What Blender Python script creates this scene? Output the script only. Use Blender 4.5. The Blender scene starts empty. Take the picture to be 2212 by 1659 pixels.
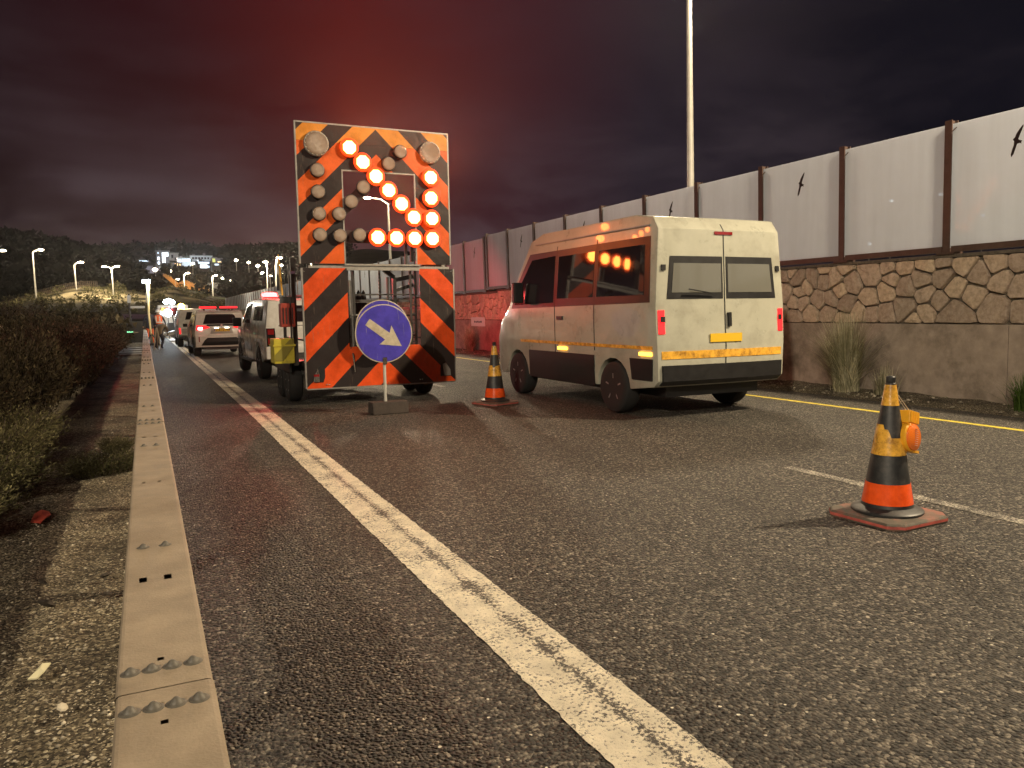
import bpy, bmesh, math, random
import numpy as np
from mathutils import Vector, Matrix, Euler
R = math.radians
rnd = random.Random(7)
nr = np.random.RandomState(7)
sc = bpy.context.scene
COL = sc.collection

def lin(r, g, b):
    f = lambda c: (c/255/12.92) if c/255 <= .04045 else ((c/255+.055)/1.055)**2.4
    return (f(r), f(g), f(b))

# ------------------------------------------------------------------ camera
CAMH = 1.42
FPX, CX, CY = 1665., 1106., 829.5
cd = bpy.data.cameras.new('camera')
cd.sensor_width = 36; cd.lens = 36*FPX/2212; cd.clip_end = 3000; cd.clip_start = .05
cam = bpy.data.objects.new('camera', cd); COL.objects.link(cam)
CR = Matrix(((0.9030986100705094, 0.05507099549803445, -0.42588740993784896),
             (-0.4291239165378955, 0.07809622914323161, -0.8998631247299698),
             (-0.01629615733512771, 0.995423610554051, 0.09416087726675783)))
cam.matrix_world = Matrix.Translation((0, 0, CAMH)) @ CR.to_4x4()
sc.camera = cam

def ray(u, v):
    return CR @ Vector((u-CX, -(v-CY), -FPX))
def atY(u, v, y):                      # a point y metres down the road, from the survey of the photograph
    r = ray(u, v); r *= y/r.y; return Vector((r.x, y, r.z+CAMH))
def atX(u, v, x):
    r = ray(u, v); r *= x/r.x; return Vector((x, r.y, r.z+CAMH))
def uof(x, y, z=0):
    c = CR.transposed() @ Vector((x, y, z-CAMH)); return CX - c.x/c.z*FPX

# ------------------------------------------------------------------ world: night sky over a lit town
world = bpy.data.worlds.new('World'); sc.world = world; world.use_nodes = True
nt = world.node_tree; nt.nodes.clear()
def N(t, kind, **kw):
    n = t.nodes.new(kind)
    for k, v in kw.items():
        if k.startswith('i_'):
            key = k[2:]
            n.inputs[int(key) if key.isdigit() else key.replace('_', ' ')].default_value = v
        else: setattr(n, k, v)
    return n
def L(t, a, b): t.links.new(a, b)
def ramp(t, stops, fac=None, interp='LINEAR'):
    n = t.nodes.new('ShaderNodeValToRGB'); e = n.color_ramp; e.interpolation = interp
    while len(e.elements) < len(stops): e.elements.new(.5)
    for i, (p, c) in enumerate(stops):
        e.elements[i].position = p; e.elements[i].color = (*c, 1) if len(c) == 3 else c
    if fac is not None: t.links.new(fac, n.inputs[0])
    return n
SKY_K = 1.0
tc = N(nt, 'ShaderNodeTexCoord'); sep = N(nt, 'ShaderNodeSeparateXYZ'); L(nt, tc.outputs['Generated'], sep.inputs[0])
az = ramp(nt, [(0, lin(22, 9, 15)), (.34, lin(25, 9, 15)), (.45, lin(44, 12, 18)), (.56, lin(74, 18, 22)), (.65, lin(58, 26, 33)), (.75, lin(33, 27, 36)), (.85, lin(16, 15, 24)), (1, lin(9, 11, 20))])
mr = N(nt, 'ShaderNodeMapRange', i_1=-.75, i_2=1.0); L(nt, sep.outputs[0], mr.inputs[0]); L(nt, mr.outputs[0], az.inputs[0])
mp = N(nt, 'ShaderNodeMapping'); mp.inputs['Scale'].default_value = (1.3, 1.3, 3.6); L(nt, tc.outputs['Generated'], mp.inputs[0])
n1 = N(nt, 'ShaderNodeTexNoise', i_Scale=2.6, i_Detail=8., i_Roughness=.60, i_Distortion=.25); L(nt, mp.outputs[0], n1.inputs['Vector'])
cl = ramp(nt, [(.36, (0, 0, 0)), (.78, (1, 1, 1))], n1.outputs[0], 'EASE')
hz = ramp(nt, [(0, (1, 1, 1)), (.09, (.8,)*3), (.17, (.26,)*3), (.32, (.07,)*3), (1, (.03,)*3)], sep.outputs[2])
mu = N(nt, 'ShaderNodeMath', operation='MULTIPLY'); L(nt, cl.outputs[0], mu.inputs[0]); L(nt, hz.outputs[0], mu.inputs[1])
mx = N(nt, 'ShaderNodeMixRGB', blend_type='MIX'); mx.inputs[2].default_value = (*lin(98, 84, 90), 1)
L(nt, mu.outputs[0], mx.inputs[0]); L(nt, az.outputs[0], mx.inputs[1])
bg = N(nt, 'ShaderNodeBackground', i_Strength=SKY_K); L(nt, mx.outputs[0], bg.inputs[0])
sk = N(nt, 'ShaderNodeTexSky', sky_type='NISHITA', sun_disc=False, sun_elevation=R(-12), sun_rotation=R(200))
bg2 = N(nt, 'ShaderNodeBackground', i_Strength=.05); L(nt, sk.outputs[0], bg2.inputs[0])
ad = N(nt, 'ShaderNodeAddShader'); L(nt, bg.outputs[0], ad.inputs[0]); L(nt, bg2.outputs[0], ad.inputs[1])
wo = N(nt, 'ShaderNodeOutputWorld'); L(nt, ad.outputs[0], wo.inputs[0])

sc.view_settings.view_transform = 'Standard'
try: sc.view_settings.look = 'None'
except Exception: pass
sc.view_settings.exposure = 0; sc.view_settings.gamma = 1
cy = sc.cycles
cy.use_denoising = True; cy.max_bounces = 6; cy.diffuse_bounces = 2; cy.glossy_bounces = 3; cy.transmission_bounces = 6
cy.transparent_max_bounces = 16; cy.volume_bounces = 0; cy.caustics_reflective = False; cy.caustics_refractive = False
cy.sample_clamp_indirect = 4.; cy.use_light_tree = True

# ------------------------------------------------------------------ street-lamp light (the lamps that light the road)
STREET = 5600.
def point(name, loc, power, col, size=.15, kind='POINT', parent=None, rot=None, spot=150):
    d = bpy.data.lights.new(name, kind); d.energy = power; d.color = col
    if kind == 'AREA': d.shape = 'DISK'; d.size = size
    else: d.shadow_soft_size = size
    if kind == 'SPOT': d.spot_size = R(spot); d.spot_blend = .6
    o = bpy.data.objects.new(name, d); COL.objects.link(o)
    o.location = loc
    if rot: o.rotation_euler = rot
    if parent: o.parent = parent
    return o
WARM = (1., .80, .53)

# ------------------------------------------------------------------ helpers
def tag(o, label=None, cat=None, group=None, kind=None):
    if label: o['label'] = label
    if cat: o['category'] = cat
    if group: o['group'] = group
    if kind: o['kind'] = kind
    return o
def empty(name, loc=(0, 0, 0), rz=0, label=None, cat=None, group=None):
    o = bpy.data.objects.new(name, None); COL.objects.link(o); o.location = loc; o.rotation_euler = (0, 0, rz)
    o.empty_display_size = .2
    return tag(o, label, cat, group)
def copy_tree(o, parent=None):
    c = o.copy(); COL.objects.link(c)
    if parent: c.parent = parent
    for ch in list(o.children): copy_tree(ch, c)
    return c
class MB:
    def __init__(s): s.v = []; s.f = []; s.m = []; s.cur = 0
    def add(s, vs, fs):
        b = len(s.v); s.v += [tuple(p) for p in vs]; s.f += [[i+b for i in f] for f in fs]; s.m += [s.cur]*len(fs); return s
    def box(s, x0, x1, y0, y1, z0, z1):
        return s.add([(x0,y0,z0),(x1,y0,z0),(x1,y1,z0),(x0,y1,z0),(x0,y0,z1),(x1,y0,z1),(x1,y1,z1),(x0,y1,z1)],
                     [(0,3,2,1),(4,5,6,7),(0,1,5,4),(1,2,6,5),(2,3,7,6),(3,0,4,7)])
    def cbox(s, c, d): return s.box(c[0]-d[0]/2,c[0]+d[0]/2,c[1]-d[1]/2,c[1]+d[1]/2,c[2]-d[2]/2,c[2]+d[2]/2)
    def bar(s, a, b, w, t=None):
        t = t or w; a = Vector(a); b = Vector(b); d = (b-a).normalized()
        up = Vector((0,0,1)) if abs(d.z) < .95 else Vector((0,1,0))
        x = d.cross(up).normalized()*w/2; y = x.normalized().cross(d)*t/2
        return s.add([a-x-y,a+x-y,a+x+y,a-x+y,b-x-y,b+x-y,b+x+y,b-x+y],
                     [(0,1,2,3),(7,6,5,4),(0,4,5,1),(1,5,6,2),(2,6,7,3),(3,7,4,0)])
    def tube(s, pts, rs, n=8, cap=True):
        pts = [Vector(p) for p in pts]
        if not hasattr(rs, '__len__'): rs = [rs]*len(pts)
        vs = []; prev = None
        for i, p in enumerate(pts):
            d = (pts[min(i+1,len(pts)-1)]-pts[max(i-1,0)]).normalized()
            if prev is None:
                up = Vector((0,0,1)) if abs(d.z) < .9 else Vector((1,0,0))
                x = d.cross(up).normalized()
            else: x = (prev - d*prev.dot(d)).normalized()
            prev = x; y = d.cross(x)
            for k in range(n):
                a = 2*math.pi*k/n; vs.append(p+(x*math.cos(a)+y*math.sin(a))*rs[i])
        fs = []
        for i in range(len(pts)-1):
            for k in range(n):
                k2 = (k+1) % n; fs.append((i*n+k, i*n+k2, (i+1)*n+k2, (i+1)*n+k))
        if cap: fs.append(tuple(range(n))[::-1]); fs.append(tuple(range((len(pts)-1)*n, len(pts)*n)))
        return s.add(vs, fs)
    def lathe(s, prof, c=(0,0,0), axis='z', n=24, ph=0):
        vs = []; cx, cy_, cz = c
        for r, h in prof:
            for k in range(n):
                a = 2*math.pi*k/n+ph; p, q = r*math.cos(a), r*math.sin(a)
                vs.append({'z': (cx+p, cy_+q, cz+h), 'y': (cx+p, cy_-h, cz+q), 'x': (cx+h, cy_+p, cz+q)}[axis])
        fs = []
        for i in range(len(prof)-1):
            for k in range(n):
                k2 = (k+1) % n; fs.append((i*n+k, i*n+k2, (i+1)*n+k2, (i+1)*n+k))
        fs.append(tuple(range(n))[::-1]); fs.append(tuple(range((len(prof)-1)*n, len(prof)*n)))
        return s.add(vs, fs)
    def slab(s, poly, y0, y1):           # polygon in x,z with depth along y
        n = len(poly); vs = [(p[0], y0, p[1]) for p in poly]+[(p[0], y1, p[1]) for p in poly]
        return s.add(vs, [tuple(range(n)), tuple(range(2*n-1, n-1, -1))]+[(i, (i+n), (i+1) % n+n, (i+1) % n) for i in range(n)])
    def slabx(s, poly, x0, x1):          # polygon in y,z with depth along x
        n = len(poly); vs = [(x0, p[0], p[1]) for p in poly]+[(x1, p[0], p[1]) for p in poly]
        return s.add(vs, [tuple(range(n)), tuple(range(2*n-1, n-1, -1))]+[(i, (i+n), (i+1) % n+n, (i+1) % n) for i in range(n)])
    def build(s, name, mats, parent=None, smooth=False, bevel=0, loc=None):
        me = bpy.data.meshes.new(name); me.from_pydata(s.v, [], s.f)
        bm = bmesh.new(); bm.from_mesh(me); bmesh.ops.recalc_face_normals(bm, faces=bm.faces)
        if bevel:
            es = [e for e in bm.edges if len(e.link_faces) == 2 and e.calc_face_angle(0) > R(35)]
            bmesh.ops.bevel(bm, geom=es, offset=bevel, segments=2, profile=.6, affect='EDGES')
        bm.to_mesh(me); bm.free()
        if not hasattr(mats, '__len__'): mats = [mats]
        for m_ in mats: me.materials.append(m_)
        if len(mats) > 1 and not bevel: me.polygons.foreach_set('material_index', s.m)
        if smooth:
            me.polygons.foreach_set('use_smooth', [True]*len(me.polygons))
            try: me.set_sharp_from_angle(angle=R(smooth if smooth is not True else 40))
            except Exception: pass
        o = bpy.data.objects.new(name, me); COL.objects.link(o)
        if parent: o.parent = parent
        if loc: o.location = loc
        return o
def npmesh(name, V, F, mats, parent=None, loc=None, col=None):
    V = np.asarray(V, dtype=np.float32).reshape(-1, 3); F = np.asarray(F, dtype=np.int32); k = F.shape[1]
    me = bpy.data.meshes.new(name); me.vertices.add(len(V)); me.vertices.foreach_set('co', V.ravel())
    me.loops.add(F.size); me.loops.foreach_set('vertex_index', F.ravel())
    me.polygons.add(len(F)); me.polygons.foreach_set('loop_start', np.arange(0, F.size, k, dtype=np.int32))
    me.update(calc_edges=True)
    for m_ in (mats if hasattr(mats, '__len__') else [mats]): me.materials.append(m_)
    if col is not None:
        a = me.color_attributes.new('tint', 'FLOAT_COLOR', 'POINT'); c = np.ones((len(V), 4), np.float32); c[:, :3] = col; a.data.foreach_set('color', c.ravel())
    o = bpy.data.objects.new(name, me); COL.objects.link(o)
    if parent: o.parent = parent
    if loc is not None: o.location = loc
    return o

# ------------------------------------------------------------------ materials
def mat(name, col, rough=.6, metal=0, var=0, scale=20, bump=0, bscale=None, spec=.5, coat=0, dirt=None, dscale=4, coord='Object'):
    m = bpy.data.materials.new(name); m.use_nodes = True; t = m.node_tree; b = t.nodes['Principled BSDF']
    b.inputs['Base Color'].default_value = (*col, 1); b.inputs['Roughness'].default_value = rough
    b.inputs['Metallic'].default_value = metal; b.inputs['Specular IOR Level'].default_value = spec
    b.inputs['Coat Weight'].default_value = coat
    if var or bump or dirt:
        tcn = N(t, 'ShaderNodeTexCoord')
        src = None
        if var:
            n = N(t, 'ShaderNodeTexNoise', i_Scale=scale, i_Detail=5., i_Roughness=.65); L(t, tcn.outputs[coord], n.inputs['Vector'])
            r = ramp(t, [(.3, tuple(c*(1-var) for c in col)), (.7, tuple(min(1, c*(1+var)) for c in col))], n.outputs[0]); src = r.outputs[0]
            mrr = N(t, 'ShaderNodeMapRange', i_3=max(.03, rough-.12), i_4=min(1, rough+.12)); L(t, n.outputs[0], mrr.inputs[0]); L(t, mrr.outputs[0], b.inputs['Roughness'])
        if dirt:
            n2 = N(t, 'ShaderNodeTexNoise', i_Scale=dscale, i_Detail=7., i_Roughness=.7); L(t, tcn.outputs[coord], n2.inputs['Vector'])
            r2 = ramp(t, [(.48, (0, 0, 0)), (.68, (1, 1, 1))], n2.outputs[0])
            mxx = N(t, 'ShaderNodeMixRGB'); L(t, r2.outputs[0], mxx.inputs[0]); mxx.inputs[2].default_value = (*dirt, 1)
            if src is not None: L(t, src, mxx.inputs[1])
            else: mxx.inputs[1].default_value = (*col, 1)
            src = mxx.outputs[0]
        if src is not None: L(t, src, b.inputs['Base Color'])
        if bump:
            n3 = N(t, 'ShaderNodeTexNoise', i_Scale=bscale or scale*2, i_Detail=4.); L(t, tcn.outputs[coord], n3.inputs['Vector'])
            bp = N(t, 'ShaderNodeBump', i_Strength=bump, i_Distance=.01); L(t, n3.outputs[0], bp.inputs['Height']); L(t, bp.outputs[0], b.inputs['Normal'])
    return m
def emis(name, col, s):
    m = bpy.data.materials.new(name); m.use_nodes = True; b = m.node_tree.nodes['Principled BSDF']
    b.inputs['Base Color'].default_value = (col[0]*.4, col[1]*.3, col[2]*.3, 1)
    b.inputs['Emission Color'].default_value = (*col, 1); b.inputs['Emission Strength'].default_value = s
    return m

def asphalt_mat():
    m = bpy.data.materials.new('asphalt'); m.use_nodes = True; t = m.node_tree; b = t.nodes['Principled BSDF']
    g = N(t, 'ShaderNodeNewGeometry')
    v = N(t, 'ShaderNodeTexVoronoi', i_Scale=66.); L(t, g.outputs['Position'], v.inputs['Vector'])
    v2 = N(t, 'ShaderNodeTexVoronoi', i_Scale=42.); L(t, g.outputs['Position'], v2.inputs['Vector'])
    big = N(t, 'ShaderNodeTexNoise', i_Scale=.8, i_Detail=5.); L(t, g.outputs['Position'], big.inputs['Vector'])
    sp = N(t, 'ShaderNodeSeparateColor'); L(t, v.outputs['Color'], sp.inputs[0])
    base = ramp(t, [(0, (.008, .0075, .007)), (.40, (.035, .031, .026)), (.75, (.095, .083, .069)), (1, (.27, .24, .19))], sp.outputs[0])
    mid = N(t, 'ShaderNodeTexNoise', i_Scale=34., i_Detail=5., i_Roughness=.8); L(t, g.outputs['Position'], mid.inputs['Vector'])
    mdr = ramp(t, [(.32, (.32,)*3), (.50, (.95,)*3), (.68, (2.1,)*3)], mid.outputs[0])
    mlm = N(t, 'ShaderNodeMixRGB', blend_type='MULTIPLY'); mlm.inputs[0].default_value = 1; L(t, base.outputs[0], mlm.inputs[1]); L(t, mdr.outputs[0], mlm.inputs[2]); base = mlm
    mpt = N(t, 'ShaderNodeMapping'); mpt.inputs['Scale'].default_value = (1.7, .035, 1); L(t, g.outputs['Position'], mpt.inputs[0])
    trk = N(t, 'ShaderNodeTexNoise', i_Scale=1., i_Detail=4.); L(t, mpt.outputs[0], trk.inputs['Vector'])
    av = N(t, 'ShaderNodeMath', operation='MULTIPLY_ADD'); L(t, trk.outputs[0], av.inputs[0]); av.inputs[1].default_value = .9; L(t, big.outputs[0], av.inputs[2])
    bgm = ramp(t, [(.30, (.55,)*3), (.62, (.95,)*3), (.9, (1.3,)*3)], None)
    hv = N(t, 'ShaderNodeMath', operation='MULTIPLY'); L(t, av.outputs[0], hv.inputs[0]); hv.inputs[1].default_value = .62; L(t, hv.outputs[0], bgm.inputs[0])
    ml = N(t, 'ShaderNodeMixRGB', blend_type='MULTIPLY'); ml.inputs[0].default_value = 1; L(t, base.outputs[0], ml.inputs[1]); L(t, bgm.outputs[0], ml.inputs[2])
    sp2 = N(t, 'ShaderNodeSeparateColor'); L(t, v2.outputs['Color'], sp2.inputs[0])
    fl = ramp(t, [(.984, (0, 0, 0)), (.985, (1, 1, 1))], sp2.outputs[1], 'CONSTANT')
    ds = ramp(t, [(.25, (1, 1, 1)), (.32, (0, 0, 0))], v2.outputs['Distance'])
    m3 = N(t, 'ShaderNodeMath', operation='MULTIPLY'); L(t, fl.outputs[0], m3.inputs[0]); L(t, ds.outputs[0], m3.inputs[1])
    m4 = N(t, 'ShaderNodeMixRGB'); L(t, m3.outputs[0], m4.inputs[0]); L(t, ml.outputs[0], m4.inputs[1]); m4.inputs[2].default_value = (.75, .70, .58, 1)
    L(t, m4.outputs[0], b.inputs['Base Color'])
    # coarse open-graded relief
    mn = N(t, 'ShaderNodeTexNoise', i_Scale=60., i_Detail=3.); L(t, g.outputs['Position'], mn.inputs['Vector'])
    h = N(t, 'ShaderNodeMath', operation='SUBTRACT'); L(t, mn.outputs[0], h.inputs[0]); L(t, v.outputs['Distance'], h.inputs[1])
    bp = N(t, 'ShaderNodeBump', i_Strength=1., i_Distance=.020); L(t, h.outputs[0], bp.inputs['Height']); L(t, bp.outputs[0], b.inputs['Normal'])
    b.inputs['Roughness'].default_value = .62; b.inputs['Specular IOR Level'].default_value = .45
    return m
def paint_mat(name, col, wear, groove=None):
    m = bpy.data.materials.new(name); m.use_nodes = True; t = m.node_tree; b = t.nodes['Principled BSDF']
    g = N(t, 'ShaderNodeNewGeometry'); s = N(t, 'ShaderNodeSeparateXYZ'); L(t, g.outputs['Position'], s.inputs[0])
    n = N(t, 'ShaderNodeTexNoise', i_Scale=58., i_Detail=5., i_Roughness=.78); L(t, g.outputs['Position'], n.inputs['Vector'])
    nb = N(t, 'ShaderNodeTexNoise', i_Scale=3.5, i_Detail=4.); L(t, g.outputs['Position'], nb.inputs['Vector'])
    a = N(t, 'ShaderNodeMath', operation='MULTIPLY_ADD'); L(t, nb.outputs[0], a.inputs[0]); a.inputs[1].default_value = .35; L(t, n.outputs[0], a.inputs[2])
    last = a.outputs[0]
    if groove:
        d = N(t, 'ShaderNodeMath', operation='SUBTRACT'); L(t, s.outputs[0], d.inputs[0]); d.inputs[1].default_value = groove
        d2 = N(t, 'ShaderNodeMath', operation='ABSOLUTE'); L(t, d.outputs[0], d2.inputs[0])
        d3 = N(t, 'ShaderNodeMapRange', i_1=.0, i_2=.05, i_3=.12, i_4=0.); L(t, d2.outputs[0], d3.inputs[0])
        a2 = N(t, 'ShaderNodeMath', operation='ADD'); L(t, last, a2.inputs[0]); L(t, d3.outputs[0], a2.inputs[1]); last = a2.outputs[0]
    r = ramp(t, [(wear, col), (wear+.06, (.07, .062, .053))], last)
    hu = N(t, 'ShaderNodeTexNoise', i_Scale=9., i_Detail=6.); L(t, g.outputs['Position'], hu.inputs['Vector'])
    rr = ramp(t, [(.3, (.72,)*3), (.65, (1,)*3)], hu.outputs[0])
    ml = N(t, 'ShaderNodeMixRGB', blend_type='MULTIPLY'); ml.inputs[0].default_value = 1; L(t, r.outputs[0], ml.inputs[1]); L(t, rr.outputs[0], ml.inputs[2])
    L(t, ml.outputs[0], b.inputs['Base Color']); b.inputs['Roughness'].default_value = .55
    bp = N(t, 'ShaderNodeBump', i_Strength=1., i_Distance=.014); bp.invert = True; L(t, n.outputs[0], bp.inputs['Height']); L(t, bp.outputs[0], b.inputs['Normal'])
    return m
def dirt_mat():
    m = bpy.data.materials.new('dirt'); m.use_nodes = True; t = m.node_tree; b = t.nodes['Principled BSDF']
    g = N(t, 'ShaderNodeNewGeometry')
    v = N(t, 'ShaderNodeTexVoronoi', i_Scale=95.); L(t, g.outputs['Position'], v.inputs['Vector'])
    sp = N(t, 'ShaderNodeSeparateColor'); L(t, v.outputs['Color'], sp.inputs[0])
    a = ramp(t, [(0, (.025, .02, .014)), (.5, (.13, .108, .075)), (.85, (.34, .29, .20)), (1, (.75, .68, .52))], sp.outputs[0])
    n = N(t, 'ShaderNodeTexNoise', i_Scale=1.6, i_Detail=8., i_Roughness=.65); L(t, g.outputs['Position'], n.inputs['Vector'])
    c = ramp(t, [(.32, (.35, .33, .28)), (.52, (.95, .93, .86)), (.7, (1.3, 1.3, 1.2))], n.outputs[0])
    ml = N(t, 'ShaderNodeMixRGB', blend_type='MULTIPLY'); ml.inputs[0].default_value = 1; L(t, a.outputs[0], ml.inputs[1]); L(t, c.outputs[0], ml.inputs[2])
    L(t, ml.outputs[0], b.inputs['Base Color']); b.inputs['Roughness'].default_value = .9
    n2 = N(t, 'ShaderNodeTexNoise', i_Scale=48., i_Detail=8., i_Roughness=.7); L(t, g.outputs['Position'], n2.inputs['Vector'])
    bp = N(t, 'ShaderNodeBump', i_Strength=1., i_Distance=.03); L(t, n2.outputs[0], bp.inputs['Height'])
    bp2 = N(t, 'ShaderNodeBump', i_Strength=.8, i_Distance=.008); bp2.invert = True; L(t, v.outputs['Distance'], bp2.inputs['Height']); L(t, bp.outputs[0], bp2.inputs['Normal'])
    L(t, bp2.outputs[0], b.inputs['Normal'])
    return m
def leaf_mat(name, c1, c2, trans=.25):
    m = bpy.data.materials.new(name); m.use_nodes = True; t = m.node_tree; t.nodes.clear()
    g = N(t, 'ShaderNodeNewGeometry'); oi = N(t, 'ShaderNodeObjectInfo')
    a = N(t, 'ShaderNodeTexNoise', i_Scale=2.2, i_Detail=6., i_Roughness=.65); L(t, g.outputs['Position'], a.inputs['Vector'])
    w = N(t, 'ShaderNodeTexWhiteNoise'); L(t, g.outputs['Random Per Island'], w.inputs[0]) if False else None
    ad = N(t, 'ShaderNodeMath', operation='MULTIPLY_ADD'); L(t, g.outputs['Random Per Island'], ad.inputs[0]); ad.inputs[1].default_value = .42
    sb = N(t, 'ShaderNodeMath', operation='SUBTRACT'); L(t, a.outputs[0], sb.inputs[0]); sb.inputs[1].default_value = .25; L(t, sb.outputs[0], ad.inputs[2])
    r = ramp(t, [(.22, c1), (.5, tuple(x*.45 for x in c2)), (.74, c2)], ad.outputs[0])
    d = N(t, 'ShaderNodeBsdfDiffuse'); L(t, r.outputs[0], d.inputs[0]); tr = N(t, 'ShaderNodeBsdfTranslucent'); L(t, r.outputs[0], tr.inputs[0])
    mxs = N(t, 'ShaderNodeMixShader', i_0=trans); L(t, d.outputs[0], mxs.inputs[1]); L(t, tr.outputs[0], mxs.inputs[2])
    o = N(t, 'ShaderNodeOutputMaterial'); L(t, mxs.outputs[0], o.inputs[0]); return m
def chevron_mat(name, xc, phase, period, orange=(.80, .085, .010), dark=(.022, .016, .016)):
    m = bpy.data.materials.new(name); m.use_nodes = True; t = m.node_tree; b = t.nodes['Principled BSDF']
    tcn = N(t, 'ShaderNodeTexCoord'); s = N(t, 'ShaderNodeSeparateXYZ'); L(t, tcn.outputs['Object'], s.inputs[0])
    d = N(t, 'ShaderNodeMath', operation='SUBTRACT'); L(t, s.outputs[0], d.inputs[0]); d.inputs[1].default_value = xc
    ab = N(t, 'ShaderNodeMath', operation='ABSOLUTE'); L(t, d.outputs[0], ab.inputs[0])
    ad = N(t, 'ShaderNodeMath', operation='ADD'); L(t, ab.outputs[0], ad.inputs[0]); L(t, s.outputs[2], ad.inputs[1])
    su = N(t, 'ShaderNodeMath', operation='SUBTRACT'); L(t, ad.outputs[0], su.inputs[0]); su.inputs[1].default_value = phase
    dv = N(t, 'ShaderNodeMath', operation='DIVIDE'); L(t, su.outputs[0], dv.inputs[0]); dv.inputs[1].default_value = period
    fr = N(t, 'ShaderNodeMath', operation='FRACT'); L(t, dv.outputs[0], fr.inputs[0])
    lt = N(t, 'ShaderNodeMath', operation='LESS_THAN'); L(t, fr.outputs[0], lt.inputs[0]); lt.inputs[1].default_value = .5
    n = N(t, 'ShaderNodeTexNoise', i_Scale=3.5, i_Detail=9., i_Roughness=.72); L(t, tcn.outputs['Object'], n.inputs['Vector'])
    og = ramp(t, [(.25, tuple(c*.55 for c in orange)), (.6, orange)], n.outputs[0])
    mxx = N(t, 'ShaderNodeMixRGB'); L(t, lt.outputs[0], mxx.inputs[0]); mxx.inputs[1].default_value = (*dark, 1); L(t, og.outputs[0], mxx.inputs[2])
    mps = N(t, 'ShaderNodeMapping'); mps.inputs['Scale'].default_value = (30, 30, 2.5); mps.inputs['Rotation'].default_value = (0, .5, 0); L(t, tcn.outputs['Object'], mps.inputs[0])
    ns = N(t, 'ShaderNodeTexNoise', i_Scale=1.5, i_Detail=6.); L(t, mps.outputs[0], ns.inputs['Vector'])
    sr = ramp(t, [(.66, (0, 0, 0)), (.74, (.45,)*3)], ns.outputs[0])
    m5 = N(t, 'ShaderNodeMixRGB'); L(t, sr.outputs[0], m5.inputs[0]); L(t, mxx.outputs[0], m5.inputs[1]); m5.inputs[2].default_value = (.25, .17, .13, 1)
    L(t, m5.outputs[0], b.inputs['Base Color'])
    rg = N(t, 'ShaderNodeMapRange', i_3=.18, i_4=.6); L(t, n.outputs[0], rg.inputs[0]); L(t, rg.outputs[0], b.inputs['Roughness'])
    n4 = N(t, 'ShaderNodeTexNoise', i_Scale=7., i_Detail=2.); L(t, tcn.outputs['Object'], n4.inputs['Vector'])
    bp = N(t, 'ShaderNodeBump', i_Strength=.25, i_Distance=.02); L(t, n4.outputs[0], bp.inputs['Height']); L(t, bp.outputs[0], b.inputs['Normal'])
    return m

M = {}
M['asphalt'] = asphalt_mat()
M['white_line'] = paint_mat('white_road_paint', (.90, .82, .64), .715, groove=1.45)
M['dash_line'] = paint_mat('white_dash_paint', (.60, .56, .46), .62)
M['yellow_line'] = paint_mat('yellow_road_paint', (.72, .60, .04), .80)
M['dirt'] = dirt_mat()
M['galv'] = mat('galvanised_steel', (.295, .24, .172), .66, .1, var=.2, scale=11, bump=.18, bscale=160, dirt=(.22, .175, .12), dscale=2.2)
M['steel'] = mat('dull_steel', (.33, .32, .30), .5, .6, var=.2, scale=15)
M['steel_dark'] = mat('dark_steel', (.05, .047, .045), .5, .3, var=.3, scale=12)
M['pole'] = mat('pole_paint', (.52, .51, .46), .5, .1, var=.1, scale=6)
M['stone'] = None
M['concrete'] = mat('concrete', (.38, .305, .245), .85, var=.22, scale=5, bump=.5, bscale=60, dirt=(.15, .12, .09), dscale=1.1, coord='Object')
M['concrete_far'] = mat('grey_concrete', (.32, .31, .29), .85, var=.2, scale=3)
M['mortar'] = mat('mortar', (.12, .098, .075), .9, var=.4, scale=20, bump=.6, bscale=80)
M['brown_post'] = mat('brown_post_paint', (.085, .052, .042), .5, .1, var=.25, scale=9)
M['bird'] = mat('black_film', (.006, .006, .007), .5)
M['black'] = mat('black_plastic', (.012, .012, .013), .45, var=.3, scale=12)
M['tyre'] = mat('tyre_rubber', (.014, .013, .013), .8, var=.3, scale=30)
M['rim'] = mat('alloy_rim', (.42, .41, .40), .35, .7, var=.15, scale=12)
M['white_car'] = mat('white_car_paint', (.62, .61, .58), .28, var=.05, scale=3, coat=.6, dirt=(.50, .47, .42), dscale=1.6)
M['cream_van'] = mat('cream_van_paint', (.43, .43, .35), .3, var=.08, scale=3, coat=.6, dirt=(.31, .30, .24), dscale=1.3)
M['glass'] = mat('dark_glass', (.012, .010, .012), .05, spec=.8)
M['chrome'] = mat('chrome', (.7, .7, .7), .12, 1)
M['red_lens'] = mat('red_lens', (.22, .008, .01), .15, coat=.8)
M['red_glow'] = emis('red_tail_glow', (1, .02, .025), 1.6)
M['red_hot'] = emis('red_brake_glow', (1, .22, .22), 22)
M['red_bar'] = emis('red_bar_glow', (1, .02, .03), 1.6)
M['beacon_red'] = emis('red_beacon_glow', (1, .035, .035), 26)
M['amber_glow'] = emis('amber_marker_glow', (1, .42, .04), 7)
M['beacon_amber'] = emis('amber_beacon_glow', (1, .55, .06), 60)
M['white_glow'] = emis('plate_lamp_glow', (1, .93, .78), 12)
M['plate_y'] = mat('yellow_plate', (.75, .48, .03), .4)
M['arrow_lit'] = emis('lit_arrow_lens', (1, .20, .035), 42)
M['lens_off'] = None
M['halo_glow'] = emis('orange_halo_glow', (1, .055, .003), 1.7)  # self-lit colour for the halo around the lit lenses
M['lamp_head'] = emis('street_lamp_glow', (1, .86, .62), 30)
M['flood'] = emis('flood_lamp_glow', (.72, .90, 1), 45)
M['town_cool'] = emis('cool_lit_window', (.70, .85, 1), 1.6)
M['town_hot'] = emis('bright_cool_window', (.82, .90, 1), 4)
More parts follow.
